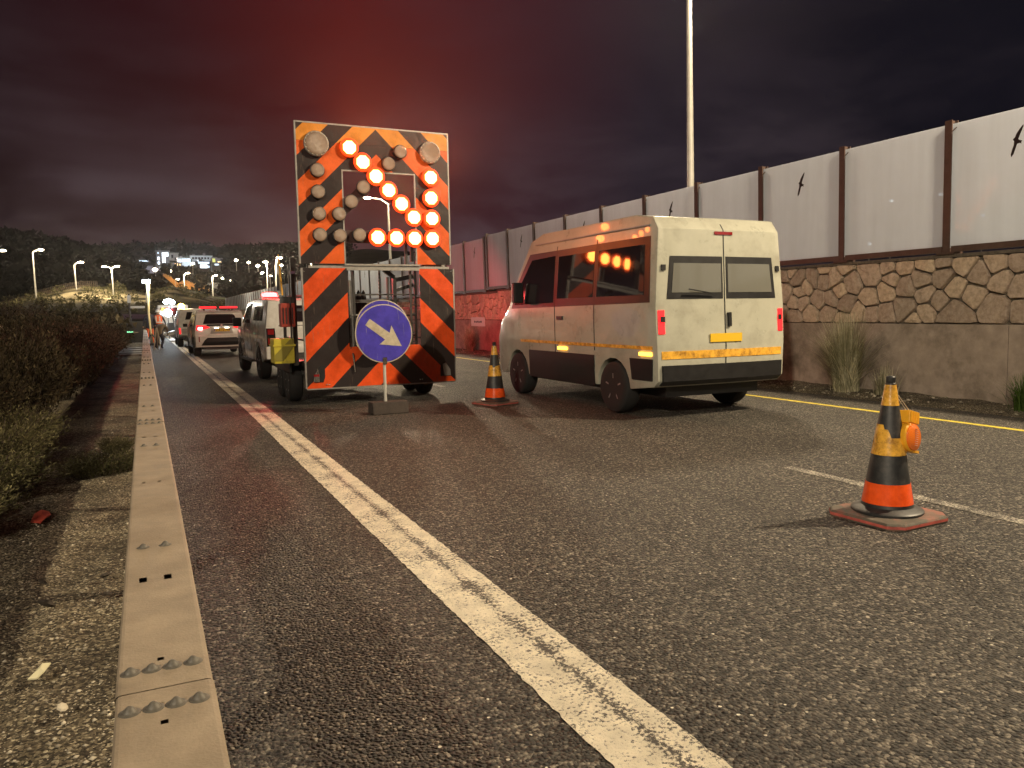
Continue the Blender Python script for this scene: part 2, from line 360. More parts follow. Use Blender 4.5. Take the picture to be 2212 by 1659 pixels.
M['town_warm'] = emis('warm_lit_window', (1, .70, .36), 2.2)
M['house'] = mat('house_render', (.42, .40, .38), .85, var=.12, scale=1)
M['house_dark'] = mat('dark_house_render', (.12, .10, .10), .85, var=.2, scale=1)
M['house_blue'] = mat('pale_house_render', (.50, .52, .54), .85, var=.12, scale=1)
M['orange_wall'] = mat('quarry_face', (.50, .33, .15), .95, var=.5, scale=.35, bump=.5, bscale=1)
M['leaf_green'] = leaf_mat('green_leaves', (.04, .045, .02), (.27, .25, .13))
M['leaf_brown'] = leaf_mat('dry_leaves', (.014, .011, .009), (.165, .115, .082))
M['leaf_olive'] = leaf_mat('olive_leaves', (.014, .013, .008), (.14, .115, .07))
M['leaf_dark'] = leaf_mat('dark_leaves', (.004, .004, .003), (.018, .016, .009))
M['grass'] = leaf_mat('dry_grass', (.22, .21, .11), (.95, .88, .60), .3)
M['grass_green'] = leaf_mat('green_grass', (.06, .11, .02), (.16, .26, .06), .3)
M['bark'] = mat('bark', (.07, .052, .038), .9, var=.4, scale=12)
M['blue_sign'] = None
M['white_sign'] = mat('sign_white', (.50, .44, .33), .4, var=.12, scale=14, dirt=(.33, .28, .2), dscale=5)
M['cone_black'] = mat('cone_rubber', (.022, .023, .024), .5, var=.3, scale=9, dirt=(.06, .055, .05), dscale=8)
M['cone_orange'] = mat('cone_orange_film', (.95, .10, .014), .2, var=.2, scale=18, coat=.5, bump=.15, bscale=40)
M['cone_amber'] = mat('cone_amber_film', (.82, .42, .055), .28, var=.3, scale=12, coat=.4, dirt=(.25, .12, .03), dscale=9, bump=.2, bscale=50)
M['cone_base'] = mat('cone_base_rubber', (.10, .085, .065), .75, var=.35, scale=8, dirt=(.30, .10, .07), dscale=5, bump=.3, bscale=60)
M['cone_base_edge'] = mat('red_base_edge', (.42, .09, .07), .6, var=.4, scale=14)
M['lamp_yellow'] = mat('yellow_plastic', (.75, .36, .02), .4, var=.12, scale=20)
M['lamp_amber'] = mat('amber_lens', (.85, .19, .015), .2, coat=.6, bump=.5, bscale=160)
M['yellow_box'] = mat('yellow_box_paint', (.55, .47, .04), .5, var=.2, scale=8, dirt=(.28, .24, .04), dscale=4)
M['red_box'] = mat('red_box_plastic', (.30, .035, .02), .5, var=.2, scale=10)
M['sand'] = mat('sandy_earth', (.55, .42, .28), .95, var=.2, scale=2, bump=.5)
M['skin'] = mat('skin', (.42, .24, .17), .6)
M['vest'] = mat('orange_vest', (.85, .16, .05), .7)
M['vest_strip'] = mat('silver_strip', (.75, .72, .66), .4)
M['cloth_dark'] = mat('dark_cloth', (.03, .03, .045), .9)
M['cloth_brown'] = mat('brown_cloth', (.16, .12, .08), .9)
M['helmet'] = mat('white_helmet', (.8, .8, .8), .3)

# ------------------------------------------------------------------ ground, road, markings
def sheet(name, x0, x1, y0, y1, z, m, nx=1, ny=1, kind='structure'):
    xs = np.linspace(x0, x1, nx+1); ys = np.linspace(y0, y1, ny+1)
    X, Y = np.meshgrid(xs, ys); V = np.stack([X, Y, np.full_like(X, z)], -1).reshape(-1, 3)
    i = np.arange(ny)[:, None]*(nx+1)+np.arange(nx)[None, :]; F = np.stack([i, i+1, i+nx+2, i+nx+1], -1).reshape(-1, 4)
    o = npmesh(name, V, F, m); o['kind'] = kind; return o
sheet('ground', -900, 900, -60, 1500, -1.2, M['dirt'])
sheet('road', -.12, 9.75, -25, 175, 0, M['asphalt'])
# verge left of the guardrail: gently rough earth
def noise2(x, y, s, seed=0):
    r = np.random.RandomState(seed); out = np.zeros_like(x)
    for k in range(7):
        a = r.uniform(0, 6.28); f = r.uniform(.6, 1.8)*s
        out += np.sin((x*math.cos(a)+y*math.sin(a))*f+r.uniform(0, 6.28))
    return out/7
def terr_grid(name, xs, ys, zf, m, col=None):
    X, Y = np.meshgrid(xs, ys); Z = zf(X, Y); V = np.stack([X, Y, Z], -1).reshape(-1, 3); nx = len(xs)-1; ny = len(ys)-1
    i = np.arange(ny)[:, None]*(nx+1)+np.arange(nx)[None, :]; F = np.stack([i, i+1, i+nx+2, i+nx+1], -1).reshape(-1, 4)
    o = npmesh(name, V, F, m, col=None if col is None else col(X, Y).reshape(-1, 3)); o['kind'] = 'structure'
    o.data.polygons.foreach_set('use_smooth', [True]*len(o.data.polygons)); return o
def vz(X, Y):
    near = np.clip((-X-.12)/.5, 0, 1)
    return -.03+near*(.022*noise2(X, Y, 6, 3)+.018*noise2(X, Y, 14, 4)+.010*noise2(X, Y, 33, 5))
terr_grid('verge', np.concatenate([np.linspace(-60, -8, 30), np.linspace(-7.8, -1.5, 60), np.linspace(-1.45, -.05, 60)]),
          np.concatenate([np.linspace(-10, 1, 20), np.linspace(1.03, 9, 260), np.linspace(9.1, 130, 260)]), vz, M['dirt'])
terr_grid('shoulder', np.linspace(9.6, 11.6, 40), np.linspace(-10, 175, 900),
          lambda X, Y: -.012+np.clip((X-9.72)/.5, 0, 1)*(.05+.035*noise2(X, Y, 5, 8)+.02*noise2(X, Y, 13, 9)), M['dirt'])
def line(name, x0, x1, y0, y1, m, z=.004, jag=.005):
    ny = max(2, int((y1-y0)/.035)); ys = np.linspace(y0, y1, ny+1)
    sh = np.interp(ys, [-8, 2, 7, 11.5], [-.065, -.058, -.04, 0]) if name == 'edge_line' else 0
    a = x0+sh+nr.uniform(-jag, jag, ny+1); b = x1+sh+nr.uniform(-jag, jag, ny+1)
    V = np.concatenate([np.stack([a, ys, np.full_like(ys, z)], 1), np.stack([b, ys, np.full_like(ys, z)], 1)])
    i = np.arange(ny); F = np.stack([i, i+ny+1, i+ny+2, i+1], 1)
    o = npmesh(name, V, F, m); o['kind'] = 'structure'; return o
line('edge_line', 1.30, 1.625, -8, 150, M['white_line'])
for y0, y1 in ((1.9, 5.05), (13.8, 16.8), (25.6, 28.6), (37.4, 40.4), (49.2, 52.2)):
    line('dashed_line', 5.02, 5.14, y0, y1, M['dash_line'])
line('yellow_line', 8.72, 8.82, -8, 150, M['yellow_line'])

# loose stones on the verge and by the wall
def stones(name, pts, smin, smax, m, seed=1):
    r = np.random.RandomState(seed); V = []; F = []
    base = np.array([(1,0,0),(-1,0,0),(0,1,0),(0,-1,0),(0,0,1),(0,0,-1)], float)
    fs = np.array([(0,2,4),(2,1,4),(1,3,4),(3,0,4),(2,0,5),(1,2,5),(3,1,5),(0,3,5)])
    for k, (x, y, z) in enumerate(pts):
        s = smin+(smax-smin)*r.rand()**3; a = r.uniform(0, 6.28)
        b = base*s*r.uniform(.5, 1.1, (6, 1)); b[:, 2] *= .6
        c, sn = math.cos(a), math.sin(a); b = np.stack([b[:, 0]*c-b[:, 1]*sn, b[:, 0]*sn+b[:, 1]*c, b[:, 2]], 1)
        V.append(b+(x, y, z+s*.15)); F.append(fs+6*k)
    o = npmesh(name, np.concatenate(V), np.concatenate(F), m); o['kind'] = 'stuff'; return o
M['pebble'] = leaf_mat('pebbles', (.12, .10, .07), (.80, .72, .56), 0)
P = []
for _ in range(8500):
    y = 1.0+rnd.random()**1.6*14; x = -.14-rnd.random()*1.4*max(.6, y/5); P.append((x, y, float(vz(np.array([x]), np.array([y]))[0])))
tag(stones('gravel', P, .004, .016, M['pebble']), 'small stones strewn over the verge left of the guardrail', 'gravel')
P = [(9.75+rnd.random()*1.0, -2+rnd.random()*34, .03) for _ in range(2600)]
tag(stones('rubble', P, .008, .045, M['pebble'], 5), 'loose rubble and crumbs of stone along the foot of the wall', 'rubble')

# ------------------------------------------------------------------ hills
ROWS = [
 (100, [(-900, 676), (-200, 676), (0, 676), (300, 679), (462, 682), (700, 690), (2300, 690)]),
 (128, [(-900, 668), (-200, 668), (0, 668), (80, 657), (170, 655), (300, 655), (345, 652), (450, 658), (520, 668), (700, 690), (2300, 690)]),
 (150, [(-900, 664), (-60, 668), (18, 667), (74, 645), (134, 628), (187, 619), (250, 622), (312, 633), (330, 639), (345, 622), (380, 619), (446, 636), (475, 645), (560, 655), (760, 660), (2300, 640)]),
 (178, [(-900, 640), (-60, 656), (0, 649), (60, 636), (119, 624), (187, 617), (250, 624), (312, 636), (330, 640), (345, 626), (380, 622), (446, 640), (480, 645), (560, 650), (760, 650), (2300, 630)]),
 (215, [(-900, 600), (0, 622), (60, 612), (187, 606), (312, 622), (357, 632), (446, 636), (620, 636), (760, 640), (2300, 620)]),
 (330, [(-900, 560), (0, 572), (100, 575), (200, 583), (300, 592), (357, 604), (446, 612), (520, 606), (620, 600), (760, 600), (2300, 600)]),
 (520, [(-900, 505), (-100, 517), (0, 521), (57, 524), (119, 536), (170, 545), (200, 557), (222, 554), (276, 551), (330, 551), (360, 549), (420, 549), (476, 550), (560, 551), (600, 548), (640, 543), (800, 540), (980, 545), (1200, 575), (2300, 600)]),
 (760, [(-900, 560), (0, 580), (2300, 620)]),
 (1100, [(-900, 675), (2300, 675)])]
def zat(u, v, Y): return atY(u, v, Y).z
UG = np.linspace(-900, 2300, 161)
ZR = np.array([[zat(u, np.interp(u, [p[0] for p in row], [p[1] for p in row]), Y) for u in UG] for Y, row in ROWS])
YR = np.array([r_[0] for r_ in ROWS], float)
def hill_z(X, Y):
    c = CR.transposed(); U = np.vectorize(lambda x, y: uof(x, y, 0))(X, Y) if X.size < 10 else None
    m = np.array(c); px = m[0, 0]*X+m[0, 1]*Y-m[0, 2]*CAMH; pz = m[2, 0]*X+m[2, 1]*Y-m[2, 2]*CAMH
    U = CX-px/pz*FPX
    iu = np.clip((U+900)/20, 0, 159.999); i0 = iu.astype(int); fu = iu-i0
    k = np.clip(np.searchsorted(YR, Y)-1, 0, len(YR)-2); fy = np.clip((Y-YR[k])/(YR[k+1]-YR[k]), 0, 1)
    a = ZR[k, i0]*(1-fu)+ZR[k, i0+1]*fu; b = ZR[k+1, i0]*(1-fu)+ZR[k+1, i0+1]*fu
    z = a*(1-fy)+b*fy
    amp = np.clip((Y-115)/300, 0, 1)
    return z+noise2(X, Y, .22, 21)*.7*np.clip((Y-120)/40, 0, 1)+noise2(X, Y, .06, 22)*3*amp, U
def hcol(X, Y):
    z, U = hill_z(X, Y)
    n = noise2(X, Y, .35, 31)+noise2(X, Y, .9, 32)
    rock = np.clip(1.5-np.abs(Y-139)/8, 0, 1)*np.clip((U-60)/80, 0, 1)*np.clip((560-U)/80, 0, 1)*np.clip(.75+n*1.4, 0, 1)
    track = ((Y > 150) & (Y < 176) & (U < 200) & (U > -500))*1.
    soft = np.clip(.5+n*.9, 0, 1)[..., None]
    base = soft*np.array([.045, .04, .02])+(1-soft)*np.array([.012, .012, .007])
    grassy = (np.clip(1-np.abs(Y-153)/6, 0, 1)*np.clip((U-180)/30, 0, 1))[..., None]
    base = base*(1-grassy)+np.array([.11, .15, .03])*grassy
    rc = np.array([.42, .36, .22])*(.7+.4*np.clip(n+.5, 0, 1))[..., None]
    base = base*(1-rock[..., None])+rc*rock[..., None]
    t = (track*np.clip(1-np.abs(Y-163)/15, 0, 1)**.3)[..., None]
    return base*(1-t)+np.array([.45, .37, .22])*t
def vcol_mat(name, rough=.95, nscale=2.):
    m = bpy.data.materials.new(name); m.use_nodes = True; t = m.node_tree; b = t.nodes['Principled BSDF']
    a = N(t, 'ShaderNodeVertexColor', layer_name='tint'); g = N(t, 'ShaderNodeNewGeometry')
    n = N(t, 'ShaderNodeTexNoise', i_Scale=nscale, i_Detail=6., i_Roughness=.7); L(t, g.outputs['Position'], n.inputs['Vector'])
    r = ramp(t, [(.3, (.45,)*3), (.7, (1.35,)*3)], n.outputs[0])
    ml = N(t, 'ShaderNodeMixRGB', blend_type='MULTIPLY'); ml.inputs[0].default_value = 1; L(t, a.outputs[0], ml.inputs[1]); L(t, r.outputs[0], ml.inputs[2])
    L(t, ml.outputs[0], b.inputs['Base Color']); b.inputs['Roughness'].default_value = rough; b.inputs['Specular IOR Level'].default_value = .1
    bp = N(t, 'ShaderNodeBump', i_Strength=1., i_Distance=.5); L(t, n.outputs[0], bp.inputs['Height']); L(t, bp.outputs[0], b.inputs['Normal'])
    return m
M['hill'] = vcol_mat('hillside_earth', nscale=.9)
ys = np.concatenate([np.linspace(100, 180, 110), np.linspace(182, 520, 120), np.linspace(525, 1100, 40)])
sgrid = np.linspace(-.62, 1.5, 420)
def hills():
    S, Y = np.meshgrid(sgrid, ys); X = S*Y
    Z, U = hill_z(X, Y)
    V = np.stack([X, Y, Z], -1).reshape(-1, 3); nx = len(sgrid)-1; ny = len(ys)-1
    i = np.arange(ny)[:, None]*(nx+1)+np.arange(nx)[None, :]; F = np.stack([i, i+1, i+nx+2, i+nx+1], -1).reshape(-1, 4)
    o = npmesh('hills', V, F, M['hill'], col=hcol(X, Y).reshape(-1, 3)); o['kind'] = 'structure'
    o.data.polygons.foreach_set('use_smooth', [True]*len(o.data.polygons)); return o
hills()
def hz1(x, y): return float(hill_z(np.array([[x]]), np.array([[y]]))[0][0, 0])

# far scrub and woods as a mass of leaf clumps
def clumps(centres, sizes, per, seed, leaf=.35, flat=.75):
    r = np.random.RandomState(seed); n = len(centres)
    d = r.normal(size=(n, per, 3)); d /= np.linalg.norm(d, axis=2, keepdims=True); d *= r.uniform(.35, 1, (n, per, 1))**.5
    d[..., 2] *= flat
    c = centres[:, None, :]+d*sizes[:, None, None]+np.array([0, 0, .45])*sizes[:, None, None]
    c = c.reshape(-1, 3); s = np.repeat(sizes, per)*leaf
    a = r.normal(size=(len(c), 3)); a /= np.linalg.norm(a, axis=1, keepdims=True); b = r.normal(size=(len(c), 3)); b -= a*(a*b).sum(1, keepdims=True); b /= np.linalg.norm(b, axis=1, keepdims=True)
    V = np.stack([c+a*s[:, None], c-a*s[:, None]*.5+b*s[:, None]*.8, c-a*s[:, None]*.5-b*s[:, None]*.8], 1).reshape(-1, 3)
    return V, np.arange(len(V)).reshape(-1, 3)
r = np.random.RandomState(50)
C = []; S = []
HOUSES = [(277,337,541,505),(299,322,558,430),(338,365,541,420),(366,385,546,440),(384,412,557,420),(412,458,552,430),(458,480,556,420),(308,329,574,350),(329,358,578,345),(376,392,567,400),(425,455,564,360),(458,476,567,370),(448,473,611,222),(352,452,590,212)]
def scatter(n, y0, y1, u0, u1, s0, s1, dens=None):
    for _ in range(n):
        y = r.uniform(y0, y1); u = r.uniform(u0, u1); p = atY(u, 600, y); z = hz1(p.x, y)
        vt = 688-.0164*(u-150)-(z-CAMH+s1*1.1)/y*FPX
        if any(a-5 < u < c+5 and y < Y_+6 and vt < v_+26 for a, c, v_, Y_ in HOUSES): continue
        C.append((p.x, y, z)); S.append(r.uniform(s0, s1))
scatter(500, 430, 540, -150, 760, 3, 7)
scatter(520, 215, 430, -150, 700, 2, 5)
scatter(260, 180, 215, -150, 700, 1, 2.4)
V, F = clumps(np.array(C), np.array(S), 44, 51, .28)
tag(npmesh('hillside_scrub', V, F, M['leaf_dark']), 'dark trees and scrub covering the far hillside', 'scrub', kind='stuff')
C = []; S = []
scatter(110, 126, 149, -100, 560, .3, 1.1); scatter(40, 170, 182, -100, 560, .3, .9); scatter(120, 102, 122, -150, 520, .3, .7)
C2 = []; S2 = []
for _ in range(420):
    y = r.uniform(38, 98); x = y*r.uniform(-.26, -.022)-.6; C2.append((x, y, -.1)); S2.append(min(r.uniform(1.0, 1.9), (CAMH+.1+y*.014)*.72))
for _ in range(260):
    y = r.uniform(5, 38); x = -y*r.uniform(.20, .55)-1.2; C2.append((x, y, -.05)); S2.append(r.uniform(.45, .85))
V, F = clumps(np.array(C2), np.array(S2), 60, 53, .13)
tag(npmesh('verge_scrub', V, F, M['leaf_olive']), 'dark unkempt scrub filling the ground between the thicket and the lit embankment', 'scrub', kind='stuff')
V, F = clumps(np.array(C), np.array(S), 40, 52, .26)
tag(npmesh('embankment_scrub', V, F, M['leaf_green']), 'olive shrubs dotted over the lamplit embankment', 'scrub', kind='stuff')

# ------------------------------------------------------------------ trees and bushes
def leaf_cloud(n, fn, size, seed, aspect=.45, up=0.):
    r = np.random.RandomState(seed); c = fn(r, n)
    a = r.normal(size=(n, 3)); a[:, 2] += up; a /= np.linalg.norm(a, axis=1, keepdims=True)
    b = r.normal(size=(n, 3)); b -= a*(a*b).sum(1, keepdims=True); b /= np.linalg.norm(b, axis=1, keepdims=True)
    s = size*r.uniform(.6, 1.4, (n, 1))
    V = np.stack([c+a*s, c+b*s*aspect, c-a*s, c-b*s*aspect], 1).reshape(-1, 3)
    return V, np.arange(4*n).reshape(-1, 4)
def tree(u, v0, v1, Y, wpx, label, conical=False, seed=0):
    base = atY(u, v1, Y); top = atY(u, v0, Y).z; z0 = min(base.z, hz1(base.x, Y)+.5) if not conical else base.z
    h = top-z0; w = wpx/FPX*Y/2
    t = empty('cypress_tree' if conical else 'tree', (base.x, Y, z0), 0, label, 'tree')
    MB().tube([(0,0,-1), (0,0,h*.5)], [h*.04, h*.02], 6).build('trunk', M['bark'], t)
    def fn(r, n):
        zz = r.uniform(0, 1, n)
        if conical: rad = w*(1-zz)**.7*(.5+.5*np.minimum(1, zz*6))
        else: rad = w*np.sqrt(np.clip(1-(2*zz-1)**2, 0.02, 1))
        a = r.uniform(0, 6.28, n); q = r.uniform(.3, 1, n)**.5*rad*(1+.25*np.sin(a*3+zz*7))
        return np.stack([q*np.cos(a), q*np.sin(a), h*(.12+.88*zz)], 1)
    V, F = leaf_cloud(700, fn, h*.055, seed, .6)
    npmesh('crown', V, F, M['leaf_dark'], t)
for a in ((249, 536, 556, 500, 11, 'tall conical tree on the skyline left of the long flat roof', True, 1),
          (237, 545, 557, 500, 6, 'small pointed tree on the skyline beside the tall conical one', True, 2),
          (549, 533, 553, 500, 4, 'thin dark cypress on the skyline right of the pale apartment block', True, 3),
          (527, 539, 553, 500, 9, 'short dark pointed tree on the skyline left of the thin cypress', True, 4),
          (372, 535, 550, 500, 20, 'round dark tree crown above the bright stair tower', False, 5),
          (495, 541, 556, 500, 16, 'low round tree on the ridge right of the white apartment block', False, 6),
          (267, 544, 556, 500, 12, 'squat dark tree between the conical tree and the long flat roof', False, 7),
          (115, 526, 545, 500, 22, 'bushy tree hump on the dark ridge behind the left street lamps', False, 8),
          (268, 604, 632, 190, 12, 'lone olive shrub tree on the green top of the embankment', False, 9)):
    tree(a[0], a[1], a[2], a[3], a[4], a[5], a[6], a[7])

def bush_mesh(name, rx, ry, h, n, leaf, seed, wispy, m):
    """stems fan out from the foot, leaves sit along them; returns (stem MB, crown object data)"""
    r = np.random.RandomState(seed); st = MB(); cs = []; ax = []
    for _ in range(n):
        a = r.uniform(0, 6.28); q = r.rand()**.6
        x0, y0 = q*rx*.55*math.cos(a), q*ry*.55*math.sin(a)
        x1, y1 = x0+rx*.6*math.cos(a)*r.uniform(.2, 1), y0+ry*.6*math.sin(a)*r.uniform(.2, 1)
        hh = h*r.uniform(.5, 1.02)*(1-.35*q)*(r.uniform(1.1, 1.38) if r.rand() < .10 else 1)
        p = [(x0, y0, 0), (x0*.6+x1*.4, y0*.6+y1*.4, hh*.55), (x1, y1, hh)]
        st.tube(p, [.006, .004, .0015], 3, cap=False)
        for k in range(wispy):
            t = .12+.88*r.rand(); i = 0 if t < .5 else 1; f = (t-.5*i)*2
            a0 = np.array(p[i]); a1 = np.array(p[i+1]); cs.append(a0+(a1-a0)*f+r.normal(size=3)*leaf*1.3); ax.append(a1-a0)
    cs = np.array(cs); ax = np.array(ax); ax /= np.linalg.norm(ax, axis=1, keepdims=True)
    k = len(cs); a = ax*1.1+r.normal(size=(k, 3))*.55; a /= np.linalg.norm(a, axis=1, keepdims=True)
    b = r.normal(size=(k, 3)); b -= a*(a*b).sum(1, keepdims=True); b /= np.linalg.norm(b, axis=1, keepdims=True)
    s = leaf*r.uniform(.6, 1.5, (k, 1))
    V = np.stack([cs+a*s, cs+b*s*.28, cs-a*s*.8, cs-b*s*.28], 1).reshape(-1, 3)
    return st, V, np.arange(4*k).reshape(-1, 4)
def bush(loc, proto, label, rz, s, name='shrub', group=None):
    o = copy_tree(proto); o.location = loc; o.rotation_euler = (0, 0, rz); o.scale = (s[0], s[1], s[2]); o.name = name; tag(o, label, 'shrub', group); return o
def bush_proto(name, *a):
    m = a[-1]; st, V, F = bush_mesh(name, *a); e = empty(name, (0, 0, 0)); st.build('stems', M['bark'], e); npmesh('foliage', V, F, m, e); return e
pg = bush_proto('shrub', .62, .62, .62, 240, .020, 3, 42, M['leaf_green'])
pb = bush_proto('shrub', 1.0, 1.0, 1.42, 300, .034, 4, 46, M['leaf_brown'])
pb2 = bush_proto('shrub', 1.1, 1.0, 1.30, 300, .036, 5, 44, M['leaf_olive'])
pb3 = bush_proto('shrub', 1.0, 1.1, 1.38, 120, .030, 6, 60, M['leaf_brown'])
shr = [
 (pg, (-1.40, 6.2), (1.0, 1.1, .72), 'low olive bush at the left frame edge, nearest to the guardrail joint'),
 (pg, (-1.36, 7.4), (1.0, 1.1, .78), 'rounded grey-green bush just behind the nearest low bush'),
 (pg, (-1.38, 8.7), (1.0, 1.1, .84), 'third low green bush along the shadow strip of the guardrail'),
 (pg, (-1.45, 10.0), (1.1, 1.1, .92), 'fourth low green bush where the green shrubs meet the dry brown ones'),
 (pg, (-.42, 8.0), (.42, .75, .50), 'small leafy plant hugging the foot of the guardrail'),
 (pg, (-.36, 9.3), (.34, .5, .38), 'tiny leafy plant behind the small one at the foot of the guardrail'),
 (pb2, (-2.25, 11.8), (1.0, 1.0, .82), 'dry brown bush right above the low green shrubs'),
 (pb2, (-1.95, 13.4), (.95, 1.1, 1.06), 'second dry bush beside the guardrail shadow strip'),
 (pb, (-3.2, 14.6), (1.2, 1.1, 1.08), 'broad dry bush in the middle of the thicket'),
 (pb2, (-1.85, 15.8), (.95, 1.1, 1.14), 'third dry bush beside the guardrail shadow strip'),
 (pb2, (-3.1, 18.6), (1.2, 1.2, .98), 'dark bush in front of the tall street lamps'),
 (pb, (-1.75, 18.6), (.95, 1.2, 1.10), 'fourth dry bush beside the guardrail shadow strip'),
 (pb, (-1.75, 21.8), (1.0, 1.3, 1.14), 'fifth dry bush beside the guardrail shadow strip'),
 (pb2, (-2.4, 23.4), (1.1, 1.3, 1.24), 'tall dark bush below the second street lamp'),
 (pb, (-1.6, 25.4), (.95, 1.3, 1.18), 'dark bush near the spot where the shadow strip ends'),
 (pb2, (-2.9, 27.5), (1.4, 1.4, 1.42), 'tall dark bush below the double street lamp'),
 (pb, (-1.75, 29.5), (.9, 1.3, 1.26), 'leafy dark bush beside the stepped pavement slabs'),
 (pb2, (-3.0, 32), (1.4, 1.4, 1.55), 'dark bush left of the work zone'),
 (pb, (-1.9, 34.5), (1.0, 1.4, 1.45), 'last dark bush before the work zone'),
 (pb2, (-4.8, 30), (1.6, 1.5, 1.55), 'dark bush behind the thicket below the embankment fence'),
 (pb, (-6.3, 50), (2.0, 1.9, 1.85), 'dark rounded bush at the left edge below the lit track')]
for k, (p, (x, y), s, lab) in enumerate(shr):
    if p is pb and k % 3 == 0: p = pb3
    bush((x, y, -.03), p, lab, k*1.3, (s[0], s[1], s[2]*(.86+.2*rnd.random())*(.88 if y > 19 and y < 40 else 1)), 'shrub')
for p in (pg, pb, pb2, pb3):
    for c in list(p.children): bpy.data.objects.remove(c)
    bpy.data.objects.remove(p)

def grass_tuft(loc, n, h, spread, label, m, seed, lean=(0, 0)):
    r = np.random.RandomState(seed); V = []; F = []; b = 0
    for _ in range(n):
        a = r.uniform(0, 6.28); q = abs(r.normal())*.5; hh = h*r.uniform(.45, 1.1); sp = spread*min(1.4, q)
        x0 = r.normal()*.05+.05*math.cos(a); y0 = r.normal()*.07+.05*math.sin(a)
        w = r.uniform(.004, .009); dx, dy = math.cos(a)*sp+lean[0]*r.rand(), math.sin(a)*sp+lean[1]*r.rand()
        sx, sy = -math.sin(a)*w, math.cos(a)*w
        for t in (0, .35, .7, 1.):
            k = 1-t*.85; z = hh*(t-.28*min(1, q)*t**2.5)
            V += [(x0+dx*t**1.5-sx*k, y0+dy*t**1.5-sy*k, z), (x0+dx*t**1.5+sx*k, y0+dy*t**1.5+sy*k, z)]
        for j in range(3): F.append((b+2*j, b+2*j+1, b+2*j+3, b+2*j+2))
        b += 8
    o = npmesh('grass_tuft', V, F, m, loc=loc); tag(o, label, 'grass tuft'); return o
grass_tuft((10.3, 9.0, .02), 1000, 1.3, .75, 'tall tuft of dry grass against the wall right of the passing van', M['grass'], 1, (-.25, -.1))
grass_tuft((10.35, 8.3, .02), 160, .5, .3, 'short dry tuft right of the tallest one, behind the near cone', M['grass'], 2)
grass_tuft((10.2, 6.05, .02), 300, .5, .42, 'bright green grass tuft at the right frame edge', M['grass_green'], 3)
grass_tuft((10.4, 25.4, .02), 420, .95, .6, 'dry grass tuft at the wall foot just right of the arrow board trailer', M['grass'], 4)
grass_tuft((10.4, 22.5, .02), 200, .6, .5, 'smaller dry tuft at the wall foot above the far cone', M['grass'], 5)
grass_tuft((10.45, 11.5, .02), 200, .6, .45, 'low dry tuft at the wall foot behind the passing van', M['grass'], 6)

# ------------------------------------------------------------------ retaining wall: concrete plinth, rubble masonry band
WX, LEAN = 10.8, -.02
Z0, Z1 = 1.12, 2.10
wall = empty('retaining_wall', (WX, 0, 0), 0, 'long low wall of brown concrete with a band of rough stone masonry on top', 'wall'); wall.rotation_euler = (0, LEAN, 0)
w = MB()
for k in range(-3, 25):
    y0 = k*6.9-.2; w.box(0, .4, y0+.006, y0+6.894, -.1, Z0)
w.build('concrete_base', M['concrete'], wall)
MB().box(.055, .4, -20, 170, Z0, Z1).build('mortar_bed', M['mortar'], wall)
def clip(poly, nx, ny, d):
    out = []
    for i in range(len(poly)):
        a = poly[i]; b = poly[(i+1) % len(poly)]; da = a[0]*nx+a[1]*ny-d; db = b[0]*nx+b[1]*ny-d
        if da <= 0: out.append(a)
        if (da < 0 < db) or (db < 0 < da):
            t = da/(da-db); out.append((a[0]+(b[0]-a[0])*t, a[1]+(b[1]-a[1])*t))
    return out
def stone_cells(ya, yb, za, zb, step, seed):
    r = random.Random(seed); pts = []; tries = 0
    while tries < (yb-ya)*420:
        tries += 1; p = (r.uniform(ya, yb), r.uniform(za+.02, zb-.02)); md = step*r.choice((.5, .6, .8, 1.0, 1.5))
        if all((p[0]-q[0])**2+((p[1]-q[1])*1.0)**2 > (md*.5+q[2]*.5)**2 for q in pts[-90:] if abs(p[0]-q[0]) < 1) and \
           all((p[0]-q[0])**2+(p[1]-q[1])**2 > (md*.5+q[2]*.5)**2 for q in pts if abs(p[0]-q[0]) < .6): pts.append((p[0], p[1], md))
    pts.sort(); cells = []
    for i, p in enumerate(pts):
        poly = [(ya, za), (yb, za), (yb, zb), (ya, zb)]
        poly = [(max(ya, p[0]-1), za), (min(yb, p[0]+1), za), (min(yb, p[0]+1), zb), (max(ya, p[0]-1), zb)]
        for j, q in enumerate(pts):
            if i == j or abs(q[0]-p[0]) > 1.4: continue
            nx, nz = q[0]-p[0], q[1]-p[1]; ln = math.hypot(nx, nz); nx /= ln; nz /= ln
            f = .5+(p[2]-q[2])*.42
            d = (p[0]+(q[0]-p[0])*f)*nx+(p[1]+(q[1]-p[1])*f)*nz-.013
            poly = clip(poly, nx, nz, d)
            if len(poly) < 3: break
        if len(poly) >= 3: cells.append(poly)
    return cells
